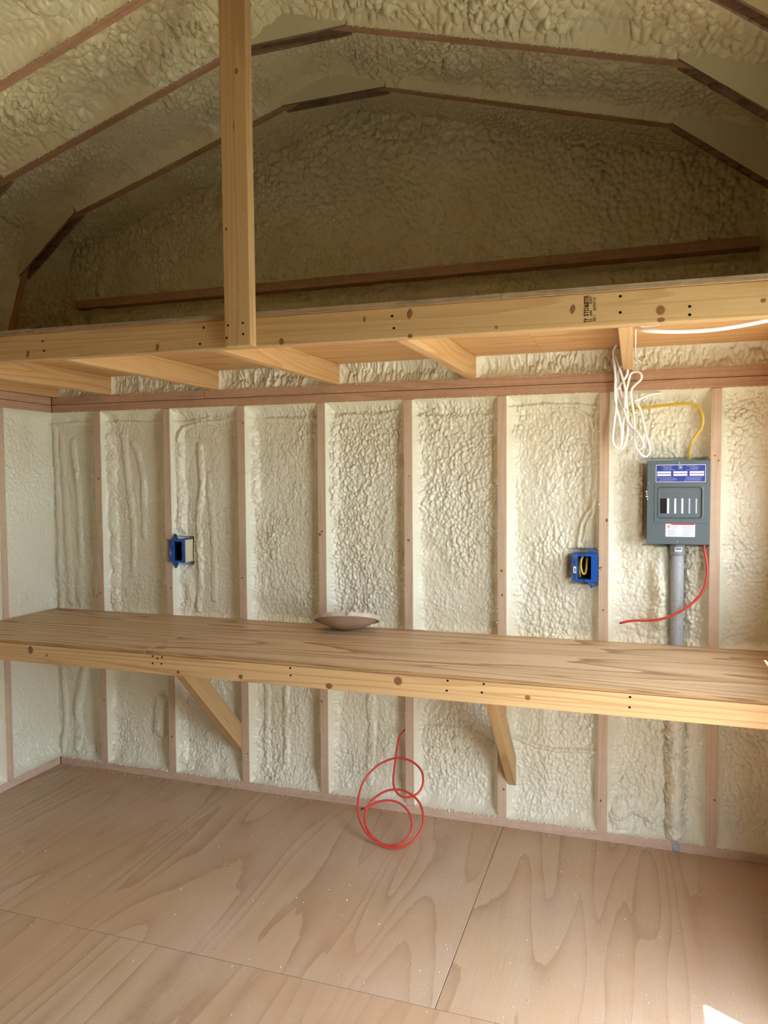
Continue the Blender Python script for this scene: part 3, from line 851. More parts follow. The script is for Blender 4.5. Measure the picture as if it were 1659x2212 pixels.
text_mesh('ink_lettering', 'STD&BTR', 0.0170, M['ink'], head, stamp_at(2.4345, 1.9005), 0.76, 0.0002)
text_mesh('ink_lettering', 'TP', 0.0170, M['ink'], head, stamp_at(2.4345, 1.8835), 0.62, 0.0001)
text_mesh('ink_lettering', 'HEMFIR', 0.0085, M['ink'], head, stamp_at(2.4435, 1.9005), 0.5)
text_mesh('ink_lettering', 'KDHT', 0.0110, M['ink'], head, stamp_at(2.4435, 1.9320), 0.66)
text_mesh('ink_lettering', 'DNC 1', 0.0090, M['ink'], head, stamp_at(2.4530, 1.8855), 0.6)
text_mesh('ink_lettering', 'ECOTP/1 10', 0.0090, M['ink'], head, stamp_at(2.4530, 1.9140), 0.72)
for dx in (0.0, 0.0045):      # wavy tails of the mark
    pts = [(2.4345 + 0.001, HF - 0.0006, 1.8865 + dx * 1.0), (2.4390, HF - 0.0006, 1.8862 + dx), (2.4425, HF - 0.0006, 1.8872 + dx), (2.4450, HF - 0.0006, 1.8880 + dx)]
    tube('ink_lettering', pts, 0.0006, 0.0006, M['ink'], head, 6)

# ---- hanging post
PF = HF - 0.0395
post = board('loft_post', (1.4062, PF + hw, zb(1.40) - 0.002), (1.4020, PF + hw, 2.974), SD, SW, (1, 0, 0), M['pine'], None, 0.003)
tag(post, 'tall golden pine post nailed to the loft beam and rising to the roof', 'post')
for (x, z, a, b2) in ((1.4161, 2.6951, 0.006, 0.010), (1.3731, 2.2352, 0.004, 0.006), (1.4045, 2.235 + 0.3, 0.002, 0.02)):
    disc('knot', (x, PF - 0.0002, z), a, b2, M['knot'], post, thick=0.0004)
for (x, z) in ((1.3742, 1.9457), (1.4252, 1.9489), (1.3687, 1.9083), (1.4262, 1.9155)):
    disc('nail_head', (x, PF - 0.0003, z), 0.004, 0.0035, M['hole'], post)

# ================================================================== workbench
bench = empty('workbench', (1.4, -0.35, 0.0), 'plywood workbench with pine front rail running along the foam wall', 'workbench')
BZ = 0.82; BT = 0.013; BF = -0.690


def bench_panel(xa0, xa1, xb0, xb1):
    c = [(xa0, BF + 0.004, BZ - BT), (xb0, BF + 0.004, BZ - BT), (xb1, -0.0015, BZ - BT), (xa1, -0.0015, BZ - BT)]
    c = c + [(x, y, BZ) for x, y, z in c]
    o = prism8('benchtop_panel', c, M['bench'], bench, 0.0012)
    o.data.materials.append(M['ply_edge'])
    for f in o.data.polygons:
        if f.normal.y < -0.7: f.material_index = 1


bench_panel(XL + 0.002, XL + 0.002, 0.768, 0.708); bench_panel(0.7705, 0.7105, XR - 0.003, XR - 0.003)
RZ0 = 0.7335; RZ1 = BZ - BT - 0.0005
rail = board('front_rail', (XL + 0.003, BF + hw, (RZ0 + RZ1) / 2), (XR - 0.004, BF + hw, (RZ0 + RZ1) / 2), RZ1 - RZ0, SW, (0, 0, 1), M['rail'], bench, 0.003)
for (x, z) in ((0.8081, 0.8015), (0.8497, 0.8009), (0.8073, 0.7742), (0.8469, 0.7753), (0.8288, 0.795), (1.9676, 0.801), (1.9643, 0.7672), (2.0891, 0.8), (2.0829, 0.7712), (2.5447, 0.797), (2.5436, 0.7647), (1.3891, 0.8), (1.3905, 0.7735)):
    disc('nail_head', (x, BF - 0.0003, z), 0.0042, 0.0036, M['hole'], rail)
for (x, z, a, b2) in ((0.218, 0.7864, 0.012, 0.015), (1.1878, 0.7524, 0.008, 0.008), (1.5393, 0.7473, 0.012, 0.010), (1.7943, 0.7862, 0.014, 0.014), (2.2321, 0.7674, 0.008, 0.008), (0.9205, 0.7489, 0.006, 0.006), (0.30, 0.77, 0.004, 0.006)):
    disc('knot', (x, BF - 0.0002, z), a * 1.2, b2 * 1.2, M['knot'], rail, thick=0.0004)


def brace(xa, xb):
    # wide faces look sideways; runs at 45 degrees from the wall up to the rail
    b0z, t0z = 0.196, 0.320        # lower / upper edge where it meets the stud face (y = 0)
    top = RZ0 - 0.0
    yl = -(0.7165 - b0z); yl = max(yl, BF + SW + 0.002)
    pts = [(-0.0 + 0.02, b0z - 0.02), (0.02, t0z - 0.02), (-(0.8045 - t0z), 0.8045), (-(0.8045 - b0z), 0.8045)]
    cx = (xa + xb) / 2
    # local X along the 45 degree run for the grain
    run = Vector((0, -1, 1)).normalized(); up = Vector((0, 1, 1)).normalized(); sd = Vector((1, 0, 0))
    c = Vector((cx, -0.3, 0.55))
    fr = Matrix.Translation(c) @ Matrix(((run[0], up[0], sd[0], 0), (run[1], up[1], sd[1], 0), (run[2], up[2], sd[2], 0), (0, 0, 0, 1)))
    inv = fr.inverted(); bm = bmesh.new()
    a = [bm.verts.new(inv @ Vector((xa, y, z))) for y, z in pts]; b = [bm.verts.new(inv @ Vector((xb, y, z))) for y, z in pts]
    bm.faces.new(a); bm.faces.new(b[::-1])
    for i in range(len(pts)):
        j = (i + 1) % len(pts); bm.faces.new((a[i], b[i], b[j], a[j]))
    bmesh.ops.recalc_face_normals(bm, faces=list(bm.faces))
    bmesh.ops.bevel(bm, geom=list(bm.edges), offset=0.0025, segments=2, profile=0.6, affect='EDGES')
    me = bpy.data.meshes.new('brace'); bm.to_mesh(me); bm.free(); me.materials.append(M['pine'])
    return link('brace', me, fr, bench)


br1 = brace(SX[2] - hw - 0.0385, SX[2] - hw - 0.0005); br2 = brace(SX[5] + hw + 0.0005, SX[5] + hw + 0.0385)
disc('knot', (SX[2] - hw - 0.0003, -0.352, 0.640), 0.007, 0.012, M['knot'], br1, nrm='x', thick=0.0004)
disc('knot', (SX[5] + hw + 0.0387, -0.33, 0.585), 0.006, 0.007, M['knot'], br2, nrm='x', thick=0.0004)

# ================================================================== dish on the bench
dish = empty('dusty_dish', (1.392, -0.150, BZ), 'shallow dusty brown dish with a notched rim lying on the workbench', 'dish')
R = 0.141; tilt = math.radians(19)
mwd = Matrix.Translation((1.392, -0.150, BZ + 0.0015)) @ Matrix.Translation((0, 0.0, 0.0)) @ Matrix.Rotation(math.radians(21.7), 4, 'Z') @ Matrix.Rotation(tilt * -1, 4, 'X') @ Matrix.Rotation(math.radians(2), 4, 'Y') @ Matrix.Translation((0, 0, 0.0125))
prof = [(0.0005, 0.0)] + [(R * 0.97 * k / 12, 0.041 * (k / 12) ** 2.0) for k in range(1, 13)]
inn = [(r * 0.985, z + 0.003) for r, z in prof[::-1]]
bowl = lathe('bowl', prof + inn, M['dish'], dish, mwd, 64)
# rim band with a half-round notch
seg = 160; vs = []; fs = []
na = math.radians(-91)
for k in range(seg + 1):
    a = 2 * math.pi * k / seg
    d = ((a - na + math.pi) % (2 * math.pi)) - math.pi
    s = abs(d) * R; nr = 0.0105
    zl = 0.0405 - 0.004; zh = zl + 0.017
    if s < nr: zh = zl + 0.017 - math.sqrt(nr * nr - s * s) * 1.5
    for rr, z in ((R, zl), (R, zh), (R - 0.0035, zh), (R - 0.0035, zl)):
        vs.append((rr * math.cos(a), rr * math.sin(a), z))
for k in range(seg):
    for j in range(4):
        fs.append((k * 4 + j, (k + 1) * 4 + j, (k + 1) * 4 + (j + 1) % 4, k * 4 + (j + 1) % 4))
link('rim', mesh_from('rim', vs, fs, M['dish_rim']), mwd, dish)

# ================================================================== breaker panel
PX0, PX1, PZ0, PZ1 = 2.599, 2.8245, 1.217, 1.538; PY = -0.030
pan = empty('breaker_panel', (2.712, 0.0, PZ0), 'dark grey electrical breaker panel with blue label beside the stud', 'electrical panel')
box('enclosure', PX0 + 0.006, PX1 - 0.004, PY + 0.0125, 0.066, PZ0 + 0.005, PZ1 - 0.005, M['panel_dark'], pan, 0.002)


def pu(u): return PX0 + u * (PX1 - PX0)


def pv(v): return PZ1 - v * (PZ1 - PZ0)


def rrect(x0, x1, z0, z1, r, n=6):
    pts = []
    for cx, cz, a0 in ((x1 - r, z1 - r, 0), (x0 + r, z1 - r, 90), (x0 + r, z0 + r, 180), (x1 - r, z0 + r, 270)):
        for k in range(n + 1):
            a = math.radians(a0 + 90 * k / n); pts.append((cx + r * math.cos(a), cz + r * math.sin(a)))
    return pts


def ring_stack(name, loops, mat, parent, cap=True):
    """loops: list of (pts(x,z), y), same count; bridged, last one capped"""
    verts = []; faces = []; n = len(loops[0][0])
    for pts, y in loops:
        verts += [(x, y, z) for x, z in pts]
    for i in range(len(loops) - 1):
        for k in range(n):
            faces.append((i * n + k, i * n + (k + 1) % n, (i + 1) * n + (k + 1) % n, (i + 1) * n + k))
    if cap: faces.append(tuple((len(loops) - 1) * n + k for k in range(n)))
    c = Vector(verts[0]); verts = [Vector(v) - c for v in verts]
    me = mesh_from(name, verts, faces, mat)
    bm = bmesh.new(); bm.from_mesh(me); bmesh.ops.recalc_face_normals(bm, faces=list(bm.faces)); bm.to_mesh(me); bm.free()
    return link(name, me, Matrix.Translation(c), parent)


o_ = rrect(PX0, PX1, PZ0, PZ1, 0.0015); o2 = rrect(PX0 + 0.0015, PX1 - 0.0015, PZ0 + 0.0015, PZ1 - 0.0015, 0.0012)
e0 = rrect(pu(.115), pu(.962), pv(.748), pv(.262), 0.003); e1 = rrect(pu(.122), pu(.955), pv(.743), pv(.267), 0.003)
i0 = rrect(pu(.165), pu(.895), pv(.70), pv(.303), 0.013); i1 = rrect(pu(.185), pu(.878), pv(.688), pv(.318), 0.011)
i2 = rrect(pu(.205), pu(.862), pv(.678), pv(.328), 0.009)
cover = ring_stack('cover', [(o_, PY + 0.012), (o_, PY + 0.001), (o2, PY), (e0, PY), (e1, PY - 0.0015), (i0, PY - 0.0015), (i1, PY - 0.0035), (i2, PY + 0.0035)], M['panel'], pan)


def flat(name, u0, u1, v0, v1, y, mat, parent, th=0.0005, r=0.0):
    if r > 0:
        p = rrect(pu(u0), pu(u1), pv(v1), pv(v0), r)
        return ring_stack(name, [(p, y), (p, y - th)], mat, parent)
    return box(name, pu(u0), pu(u1), y - th, y, pv(v1), pv(v0), mat, parent)


flat('breaker_slot', .217, .325, .453, .632, PY + 0.0034, M['black'], cover, 0.0006)
for u0, u1 in ((.325, .358), (.440, .470), (.552, .582), (.663, .692), (.772, .800)):
    flat('breaker_filler', u0, u1, .452, .632, PY + 0.0034, M['white_bar'] if u0 < .6 else M['label_grey'], cover, 0.0008)
for u0 in (.672, .782):
    flat('breaker_filler', u0, u0 + .008, .455, .630, PY + 0.0026, M['white_bar'], cover, 0.0004)
lab = flat('blue_label', .143, .926, .050, .258, PY, M['white_label'], cover, 0.0004, 0.003); lab['label'] = 'blue directory label with white entry fields'
flat('label_field', .150, .919, .056, .253, PY - 0.0004, M['blue_label'], lab, 0.0003, 0.0025)
YL = PY - 0.0007
for u0, u1 in ((.163, .383), (.420, .640), (.675, .900)):
    for v0, v1 in ((.130, .153), (.161, .184)):
        flat('entry_field', u0, u1, v0, v1, YL, M['white_label'], lab, 0.0002)
rnd = random.Random(3)
for v in (.066, .077, .088, .099, .110, .197, .208, .219, .230, .241):
    for ua, ub in ((.165, .49), (.57, .905)):
        a = ua + rnd.uniform(0, .08); b2 = ub - rnd.uniform(0, .10)
        if v < .12: a += .04; b2 -= .02
        u = a
        while u < b2:
            w_ = rnd.uniform(.012, .04)
            flat('print_line', u, min(u + w_, b2), v, v + .005, YL, M['label_lite'], lab, 0.0001); u += w_ + .008
flat('square_mark', .500, .560, .062, .104, YL, M['label_lite'], lab, 0.0002)
flat('square_mark', .510, .550, .069, .097, YL - 0.0002, M['blue_label'], lab, 0.0001)
flat('square_mark', .520, .540, .076, .090, YL - 0.0003, M['white_label'], lab, 0.0001)
wlab = flat('warning_label', .305, .770, .750, .910, PY, M['white_label'], cover, 0.0004, 0.002); wlab['label'] = 'white safety label with red strip'
YW = PY - 0.0004
flat('print_line', .390, .762, .757, .768, YW, M['label_red'], wlab, 0.0002)
flat('print_line', .305, .770, .750, .756, YW, M['label_red'], wlab, 0.0002)
for (a, b2) in (((.322, .812), (.385, .764)), ((.322, .770), (.385, .800)), ((.350, .762), (.352, .812))):
    tube('shock_symbol', [(pu(a[0]), YW - 0.0002, pv(a[1])), (pu((a[0] + b2[0]) / 2), YW - 0.0002, pv((a[1] + b2[1]) / 2 + .003)), (pu(b2[0]), YW - 0.0002, pv(b2[1]))], 0.0005, 0.0008, M['label_red'], wlab, 6)
for v in [.776 + .0098 * k for k in range(13)]:
    for ua, ub in ((.395 if v < .82 else .325, .525), (.56, .758)):
        flat('print_line', ua + rnd.uniform(0, .02), ub - rnd.uniform(0, .09), v, v + .0045, YW, M['label_grey'], wlab, 0.0001)


def crumb_mesh(name, items, mat):
    """items: (x,y,z,r) little irregular lumps joined in one mesh"""
    verts, faces = [], []; rg = random.Random(5)
    base = [(1, 0, 0), (-1, 0, 0), (0, 1, 0), (0, -1, 0), (0, 0, 1), (0, 0, -1)]
    fc = [(0, 2, 4), (2, 1, 4), (1, 3, 4), (3, 0, 4), (2, 0, 5), (1, 2, 5), (3, 1, 5), (0, 3, 5)]
    for x, y, z, r in items:
        o = len(verts); s = [rg.uniform(0.6, 1.3) for _ in range(6)]; q = rg.uniform(0, 6.28); c_, s_ = math.cos(q), math.sin(q)
        for (bx, by, bz), k in zip(base, s):
            bx, by = bx * c_ - by * s_, bx * s_ + by * c_
            verts.append((x + bx * r * k, y + by * r * k, z + bz * r * k * 0.8))
        faces += [(a + o, b + o, c + o) for a, b, c in fc]
    return mesh_from(name, verts, faces, mat, True)


fl = link('foam_fleck', crumb_mesh('foam_fleck', [(pu(.505), PY - .001, pv(.022), .002), (pu(.515), PY - .001, pv(.035), .003), (pu(.50), PY - .001, pv(.965), .003), (pu(.49), PY - .001, pv(.978), .002),
                                                  (pu(.02), PY - .001, pv(.265), .0025), (pu(-.005), PY + .002, pv(.37), .005), (pu(.0), PY + .001, pv(.40), .005), (pu(.0), PY + .001, pv(.43), .006), (pu(.008), PY, pv(.46), .004)], M['crumb']), None, pan)

# ---- conduit
CX, CY = 2.715, 0.0245; CR = 0.0235
con = empty('conduit_pipe', (CX, CY, 0), 'dusty grey conduit pipe dropping from the breaker panel behind the bench', 'pipe')
tube('pipe', [(CX + 0.004, CY - 0.006, 0.001), (CX + 0.003, CY - 0.006, 0.08), (CX, CY, 0.6), (CX - 0.001, CY, 1.19)], CR, CR, M['conduit'], con, 28, n=4)
tube('coupler', [(CX - 0.001, CY, 1.172), (CX - 0.001, CY, 1.190), (CX - 0.001, CY, 1.2165)], CR + 0.004, CR + 0.004, M['coupler'], con, 28, n=2)
cl = box('coupler_sticker', CX - 0.012, CX + 0.014, CY - CR - 0.0065, CY - CR - 0.0035, 1.187, 1.203, M['white_label'], con)
for k in range(5):
    box('barcode_bar', CX - 0.009 + k * 0.0042, CX - 0.009 + k * 0.0042 + 0.0026, CY - CR - 0.0070, CY - CR - 0.0065, 1.193, 1.201, M['ink'], cl)

# ================================================================== blue boxes


def tray_box(name, parent, x0, x1, z0, z1, yf, yb, ox0, ox1, oz0, oz1, mat):
    """open-fronted box: outer shell, front lip with an opening and an inner cavity"""
    o = [(x0, z0), (x1, z0), (x1, z1), (x0, z1)]; p = [(ox0, oz0), (ox1, oz0), (ox1, oz1), (ox0, oz1)]
    return ring_stack(name, [(o, yb), (o, yf), (p, yf), (p, yb - 0.003)], mat, parent)


b1 = empty('outlet_box', (2.3665, 0.0, 1.055), 'blue plastic outlet box with yellow wires folded inside, left of the breaker panel', 'outlet box', None, 'blue outlet boxes')
bx0, bx1, bz0, bz1 = 2.316, 2.4172, 1.057, 1.168
tray_box('shell', b1, bx0, bx1, bz0, bz1, -0.008, 0.062, bx0 + .024, bx0 + .075, bz0 + .009, bz1 - .009, M['blue'])
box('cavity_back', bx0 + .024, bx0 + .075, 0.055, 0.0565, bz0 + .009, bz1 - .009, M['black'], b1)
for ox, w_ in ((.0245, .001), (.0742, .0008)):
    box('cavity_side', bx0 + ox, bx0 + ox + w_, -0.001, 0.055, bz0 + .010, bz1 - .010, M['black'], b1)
box('side_flange', bx0, bx0 + .0205, -0.0095, -0.0075, bz0 + .002, bz1 - .002, M['blue_dk'], b1, 0.0006)
bar = box('box_sticker', bx0 + .006, bx0 + .017, -0.0102, -0.0094, bz0 + .034, bz0 + .060, M['white_label'], b1)
for k in range(5):
    box('barcode_bar', bx0 + .009, bx0 + .0155, -0.0106, -0.0102, bz0 + .038 + k * .0034, bz0 + .0402 + k * .0034, M['ink'], bar)
for zc, sg in ((bz1, 1), (bz0, -1)):
    prism8('mounting_ear', [(bx0 + .060, -0.004, zc), (bx1 - .002, -0.004, zc), (bx1 - .002, 0.0, zc), (bx0 + .060, 0.0, zc),
                            (bx0 + .074, -0.002, zc + sg * .026), (bx1 - .006, -0.002, zc + sg * .014), (bx1 - .006, 0.002, zc + sg * .014), (bx0 + .074, 0.002, zc + sg * .026)], M['blue_dk'], b1, 0.0008)
for zc in (bz1 - .006, bz0 + .006):
    tube('screw_post', [(bx0 + .050, -0.0095, zc), (bx0 + .050, -0.006, zc), (bx0 + .050, 0.01, zc)], .004, .004, M['blue_dk'], b1, 10)
    disc('screw_hole', (bx0 + .050, -0.0098, zc), .002, .002, M['black'], b1)

wy = empty('folded_wire', (2.35, 0.01, 1.08), 'yellow cable folded up inside the outlet box left of the breaker panel', 'wire')
tube('cable_loop', [(2.3445, 0.030, 1.070), (2.3455, 0.010, 1.090), (2.346, 0.004, 1.115), (2.350, 0.006, 1.140), (2.356, 0.012, 1.155), (2.362, 0.03, 1.158)], .0052, .0030, M['wire_yellow'], wy, 10, ref=(0.8, -0.6, 0))
tube('cable_loop', [(2.3525, 0.03, 1.150), (2.3505, 0.004, 1.135), (2.3510, -0.001, 1.112), (2.356, -0.002, 1.094), (2.363, 0.002, 1.086), (2.369, 0.012, 1.095), (2.3715, 0.022, 1.120), (2.372, 0.035, 1.150)], .0052, .0030, M['wire_yellow'], wy, 10, ref=(0.8, -0.6, 0))

b2 = empty('outlet_box', (0.465, 0.0, 1.07), 'blue plastic outlet box, nearly empty, fixed to the stud near the room corner', 'outlet box', None, 'blue outlet boxes')
cx0, cx1, cz0, cz1 = 0.4275, 0.503, 1.078, 1.190
tray_box('shell', b2, cx0, cx1, cz0, cz1, -0.012, 0.060, cx0 + .016, cx1 - .014, cz0 + .010, cz1 - .010, M['blue'])
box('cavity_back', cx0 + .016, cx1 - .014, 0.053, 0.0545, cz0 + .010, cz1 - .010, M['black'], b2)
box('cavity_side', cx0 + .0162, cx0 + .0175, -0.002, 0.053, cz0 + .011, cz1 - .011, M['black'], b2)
box('side_flange', cx0 - .012, cx0 + .0125, -0.0135, -0.0115, cz0 + .003, cz1 - .003, M['blue_dk'], b2, 0.0006)
sb = box('box_sticker', cx0 - .004, cx0 + .003, -0.0142, -0.0134, cz0 + .036, cz0 + .056, M['label_grey'], b2)
box('dusted_side', cx1 + .0002, cx1 + .0035, -0.006, 0.058, cz0 + .002, cz1 - .002, M['foam_thin'], b2, 0.001)
for zc, sg in ((cz1, 1), (cz0, -1)):
    prism8('mounting_ear', [(cx0 + .004, -0.008, zc), (cx0 + .040, -0.008, zc), (cx0 + .040, -0.005, zc), (cx0 + .004, -0.005, zc),
                            (cx0 + .018, -0.008, zc + sg * .028), (cx0 + .030, -0.008, zc + sg * .026), (cx0 + .030, -0.005, zc + sg * .026), (cx0 + .018, -0.005, zc + sg * .028)], M['blue_dk'], b2, 0.0008)
for zc in (cz1 - .006, cz0 + .006):
    tube('screw_post', [(cx0 + .036, -0.0135, zc), (cx0 + .036, -0.010, zc), (cx0 + .036, 0.006, zc)], .004, .004, M['blue_dk'], b2, 10)
wy2 = tube('folded_wire', [(0.480, 0.02, 1.092), (0.480, 0.015, 1.105), (0.4815, 0.018, 1.120), (0.484, 0.03, 1.135)], .005, .003, M['wire_yellow'], None, 10)
tag(wy2, 'short yellow cable end inside the outlet box near the room corner', 'wire')

# marker arrows on the studs
for (x, z, dirs, st) in ((SX[6] - hw + .0015, 1.113, ((.012, .006), (.013, .001), (.010, -.010)), studs[6]), (SX[1] + hw - .002, 1.133, ((-.012, .010), (-.014, 0.0), (-.012, -.010)), studs[1])):
    for dx, dz in dirs:
        tube('marker_stroke', [(x, -0.0003, z), (x + dx * .5, -0.0003, z + dz * .5), (x + dx, -0.0003, z + dz)], .0007, .0009, M['ink'], st, 6, n=2)

# nail heads / knots on the studs
rk = random.Random(12)
for i, st in enumerate(studs):
    for k in range(3):
        z = rk.uniform(0.9, 1.75) if k else rk.uniform(0.15, 0.6)
        disc('knot', (SX[i] + rk.uniform(-.012, .012), -0.0002, z), rk.uniform(.003, .008), rk.uniform(.003, .008), M['knot'], st, thick=0.0004)

# ================================================================== cables


def crop(pts, sc, ox, oy): return [(ox + a / sc, oy + b / sc) for a, b in pts]


S2 = 8.508
loopsA = [(285, 30), (225, 130), (216, 250), (234, 420), (250, 620), (246, 820), (244, 1000), (268, 1180), (315, 1370), (358, 1580), (358, 1760), (345, 1900), (300, 1945), (235, 1900), (203, 1790), (212, 1620), (238, 1400),
          (262, 1190), (268, 1000), (276, 840), (262, 650), (246, 430), (238, 260), (262, 250), (318, 440), (378, 640), (420, 800), (438, 940), (424, 1090), (428, 1200)]
loopsC = [(428, 1200), (400, 1060), (352, 900), (320, 760), (300, 620), (320, 510), (368, 445), (430, 440), (474, 505), (462, 590), (412, 680), (330, 790), (288, 880), (300, 990), (350, 1110), (412, 1240), (462, 1400), (540, 1530), (640, 1620), (716, 1740), (764, 1850), (746, 1930), (692, 1948), (648, 1890), (620, 1770), (560, 1650), (490, 1480), (430, 1330), (392, 1500), (380, 1700), (356, 1880), (350, 1955)]
loopsD = [(350, 1955), (410, 1900), (462, 1740), (484, 1520), (472, 1300), (456, 1100), (450, 910), (480, 770), (504, 660), (532, 575), (600, 538), (680, 545), (732, 602), (716, 682), (642, 752), (570, 830), (536, 915), (548, 1020), (566, 1160), (592, 1350), (602, 1600), (606, 1800), (642, 1935), (718, 2050), (790, 2092), (852, 2062), (886, 1970), (866, 1850), (820, 1700), (762, 1450), (720, 1250), (650, 1130), (600, 1092), (680, 1048), (850, 970), (1000, 936), (1095, 930)]
allp = []
path = loopsA + loopsC[1:] + loopsD[1:]
for i, (a, b) in enumerate(crop(path, S2, 1300, 740)):
    t = i / (len(path) - 1)
    y = -0.034 - 0.030 * (1 - t) - 0.012 * math.sin(i * 0.55)
    if i < 3: y = (-0.10, -0.085, -0.075)[i]
    if i > len(path) - 6: y = -0.036 + 0.010 * (i - len(path) + 6)
    allp.append(at_y(a, b, y))
wb = tube('white_cable_bundle', allp, 0.0066, 0.0042, M['wire_white'], None, 10, ref=(0.5, 1.0, 0.1), n=7)
tag(wb, 'white flat cable looped in a hanging bundle above the breaker panel', 'cable')

c1 = tube('white_cable', [(2.5525, -0.86, 1.895), (2.556, -0.90, 1.883), (2.585, -0.925, 1.870), (2.66, -0.93, 1.861), (2.76, -0.93, 1.861), (2.875, -0.93, 1.8750), (3.00, -0.93, 1.90), (3.08, -0.92, 1.92)], 0.0030, 0.0056, M['wire_white'], None, 10, ref=(0, 1, 0.3))
tag(c1, 'thicker white cable sagging under the loft beam toward the side wall', 'cable')
c2 = tube('white_cable', [(2.5520, -0.82, 1.906), (2.556, -0.895, 1.893), (2.585, -0.915, 1.886), (2.63, -0.94, 1.885), (2.70, -0.955, 1.890), (2.80, -0.96, 1.897), (2.95, -0.96, 1.91), (3.05, -0.95, 1.925)], 0.0030, 0.0050, M['wire_white'], None, 10, ref=(0, 1, 0.3))
tag(c2, 'straighter white cable tucked up against the loft beam underside', 'cable')
c3 = tube('cable_stub', [(2.5525, -0.78, 1.905), (2.5525, -0.60, 1.905), (2.5525, -0.40, 1.915), (2.5525, -0.20, 1.925), (2.556, -0.06, 1.930), (2.568, 0.0, 1.925), (2.585, 0.028, 1.922)], 0.0025, 0.0042, M['wire_white'], None, 8)
tag(c3, 'thin white cable stapled along the loft joist and ending in foam', 'cable')

ypts = crop([(300, 905), (340, 897), (480, 882), (620, 864), (760, 850), (900, 841), (975, 855), (1025, 905), (1044, 985), (1030, 1070), (985, 1130), (945, 1195), (922, 1260), (915, 1320), (915, 1375)], 4.377, 1280, 680)
yp = [at_y(a, b, 0.030 - 0.012 * math.sin(i * 0.25) + (0.012 if i > 11 else 0)) for i, (a, b) in enumerate(ypts)]
yc = tube('yellow_cable', yp, 0.0030, 0.0058, M['wire_yellow'], None, 10, ref=(0, 1, 0))
tag(yc, 'yellow cable arching over foam and down into the breaker panel', 'cable')

S3 = 1659 / 349.0
rp = crop([(1003, 80), (1000, 110), (1018, 200), (1034, 310), (1030, 420), (1000, 530), (950, 610), (880, 680), (800, 740), (700, 795), (600, 832), (500, 852), (400, 858), (300, 858), (210, 868), (150, 882)], S3, 1310, 1160)
rpw = []
for i, (a, b) in enumerate(rp):
    y = (0.010, 0.004, -0.004, -0.012, -0.020, -0.026, -0.032, -0.036, -0.040, -0.042, -0.042, -0.040, -0.036, -0.032, -0.03, -0.03)[i]
    rpw.append(at_y(a, b, y))
rc = empty('red_cable', tuple(rpw[-1]), 'red cable curving out of the breaker panel bottom across the conduit', 'cable')
tube('sheath', rpw, 0.0055, 0.0050, M['wire_red'], rc, 12)
tube('cut_end', [rpw[-1], rpw[-1] + Vector((-0.003, 0, -0.0012)), rpw[-1] + Vector((-0.006, 0, -0.002))], 0.003, 0.003, M['wire_core'], rc, 8, n=2)

S4 = 7.373
coil = [(1012, 150), (960, 165), (912, 220), (882, 330), (862, 450), (845, 600), (825, 750), (810, 900), (815, 1010), (850, 1100), (920, 1170), (1010, 1198), (1110, 1180), (1200, 1130), (1260, 1040), (1285, 920), (1265, 800), (1200, 700), (1100, 625), (980, 582), (860, 572), (740, 600),
        (600, 665), (480, 760), (370, 890), (300, 1020), (260, 1170), (243, 1330), (255, 1480), (300, 1620), (370, 1750), (470, 1850), (580, 1930), (700, 1985), (830, 2008), (960, 1990), (1080, 1930), (1190, 1820), (1260, 1690), (1288, 1550), (1270, 1400), (1215, 1270), (1120, 1170), (1000, 1100), (880, 1072), (760, 1080),
        (640, 1120), (520, 1200), (430, 1300), (375, 1400), (355, 1520), (375, 1650), (440, 1780), (540, 1880), (650, 1945), (780, 1968), (900, 1940), (1010, 1870), (1080, 1770), (1105, 1650), (1090, 1520), (1040, 1410), (950, 1320), (850, 1265), (720, 1245), (590, 1265), (480, 1310), (400, 1350), (340, 1372)]
cpts = []
for i, (a, b) in enumerate(crop(coil, S4, 740, 1560)):
    d = px_ray(a, b)
    # the coil leans from the floor toward the wall: plane y = -0.345 + 0.93 z
    off = 0.0 if i < 30 else (-0.004 if i < 47 else 0.008)
    k = 0.93; c0 = -0.345 + off
    t = (c0 + k * CAM[2] - CAM[1]) / (d[1] - k * d[2])
    cpts.append(Vector(CAM + d * t))
zmin = min(p.z for p in cpts)
for p in cpts: p.z = max(p.z, 0.0049)
cpts[0].y = 0.05; cpts[1].y = 0.025
cc = empty('red_cable_coil', (1.60, -0.33, 0.0), 'coil of red cable standing on the plywood floor against the wall', 'cable')
tube('sheath', cpts, 0.0046, 0.0046, M['wire_red'], cc, 12, n=8)
tip = cpts[-1]; dv = (cpts[-1] - cpts[-2]).normalized()
tube('conductor', [tip, tip + dv * 0.006, tip + dv * 0.014], 0.0026, 0.0026, M['wire_core'], cc, 8, n=2)

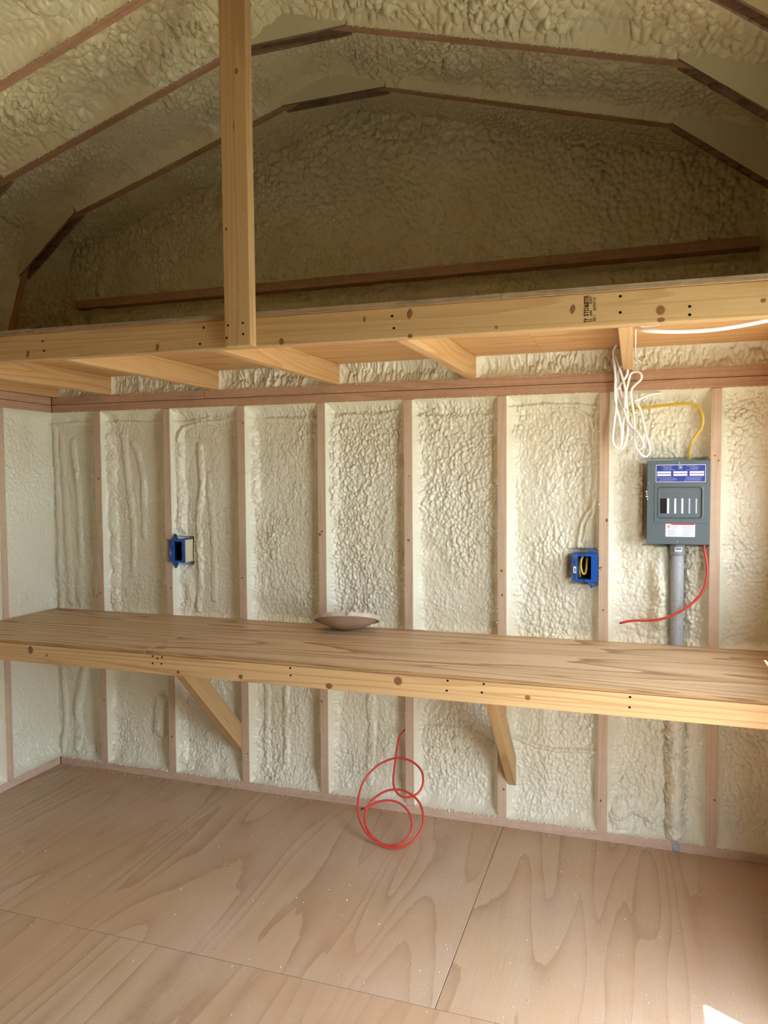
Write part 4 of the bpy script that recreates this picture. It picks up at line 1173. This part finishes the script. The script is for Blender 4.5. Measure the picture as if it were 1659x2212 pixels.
# ================================================================== crumbs (uncountable)
rg = random.Random(21)
it = []
for k in range(900):
    x = rg.uniform(-0.2, 3.05); y = -abs(rg.gauss(0, 0.9)) if k % 3 else rg.uniform(-2.4, -0.02)
    if y < -2.6: continue
    r = rg.choice((.0009, .0011, .0014, .0014, .0018, .0024)) * (1.5 if rg.random() < .05 else 1)
    it.append((x, y - .005, r * 0.7, r))
for k in range(500):
    x = rg.uniform(-0.2, 3.05); r = rg.uniform(.0010, .0026); it.append((x, -abs(rg.gauss(0, .014)) - .003, r * .7, r))
fc = link('foam_crumbs', crumb_mesh('foam_crumbs', it, M['crumb'])); tag(fc, 'tiny white foam crumbs scattered over the plywood floor', 'crumbs', 'stuff')
it = []
for k in range(240):
    r = rg.choice((.0009, .0011, .0014, .0019)); it.append((rg.uniform(XL + .05, XR - .05), rg.uniform(BF + .01, -.02) if k % 3 else BF + abs(rg.gauss(0, .12)) + .01, BZ + r * .7, r))
fc2 = link('foam_crumbs', crumb_mesh('foam_crumbs', it, M['crumb'])); tag(fc2, 'tiny white foam crumbs lying on the workbench top', 'crumbs', 'stuff')
it = []
for i, x in enumerate(SX):
    for sgn in (-1, 1):
        for k in range(95):
            z = rg.uniform(.05, 1.80); r = rg.uniform(.0008, .0026) * (1.6 if rg.random() < .08 else 1)
            it.append((x + sgn * (hw + rg.uniform(-.0005, .0025)), -rg.uniform(-.003, .002), z, r))
for k in range(900):
    x = rg.uniform(XL + .02, XR - .02)
    if min(abs(x - s) for s in SX) < hw: continue
    r = rg.uniform(.0014, .0048) * (1.5 if rg.random() < .1 else 1); it.append((x, rg.uniform(-.003, .006), .0385 + rg.uniform(-.003, .004), r))
    if k % 2: it.append((x, rg.uniform(-.003, .004), zt(x) + rg.uniform(-.003, .003), r * .7))
    if k % 2: it.append((x, rg.uniform(-.003, .006), zt(x) + .0765 + rg.uniform(-.002, .003), r * .8))
fe = link('foam_edge_crumbs', crumb_mesh('foam_edge_crumbs', it, M['crumb']), None, wall); fe['kind'] = 'stuff'
it = []
for k in range(120):
    x = rg.uniform(XL + .1, XR - .1); it.append((x, HF - .0006, zb(x) + rg.uniform(.004, HH), rg.choice((.0007, .0009, .0013))))
for k in range(20):
    x = rg.uniform(XL + .1, XR - .1); it.append((x, HF - .004, zb(x) + HH + rg.uniform(0, DK), .0011))
fe2 = link('foam_flecks', crumb_mesh('foam_flecks', it, M['crumb']), None, loft); fe2['kind'] = 'stuff'
it = [(1.4045 + rg.uniform(-.04, .04), PF - .0005, rg.uniform(1.9, 3.0), rg.choice((.0008, .0011, .0014))) for k in range(60)]
fe3 = link('foam_flecks', crumb_mesh('foam_flecks', it, M['crumb']), None, post); fe3['kind'] = 'stuff'
fe4 = link('foam_edge_crumbs', crumb_mesh('foam_edge_crumbs', ROOF_CRUMBS, M['foam_roof']), None, roof); fe4['kind'] = 'stuff'
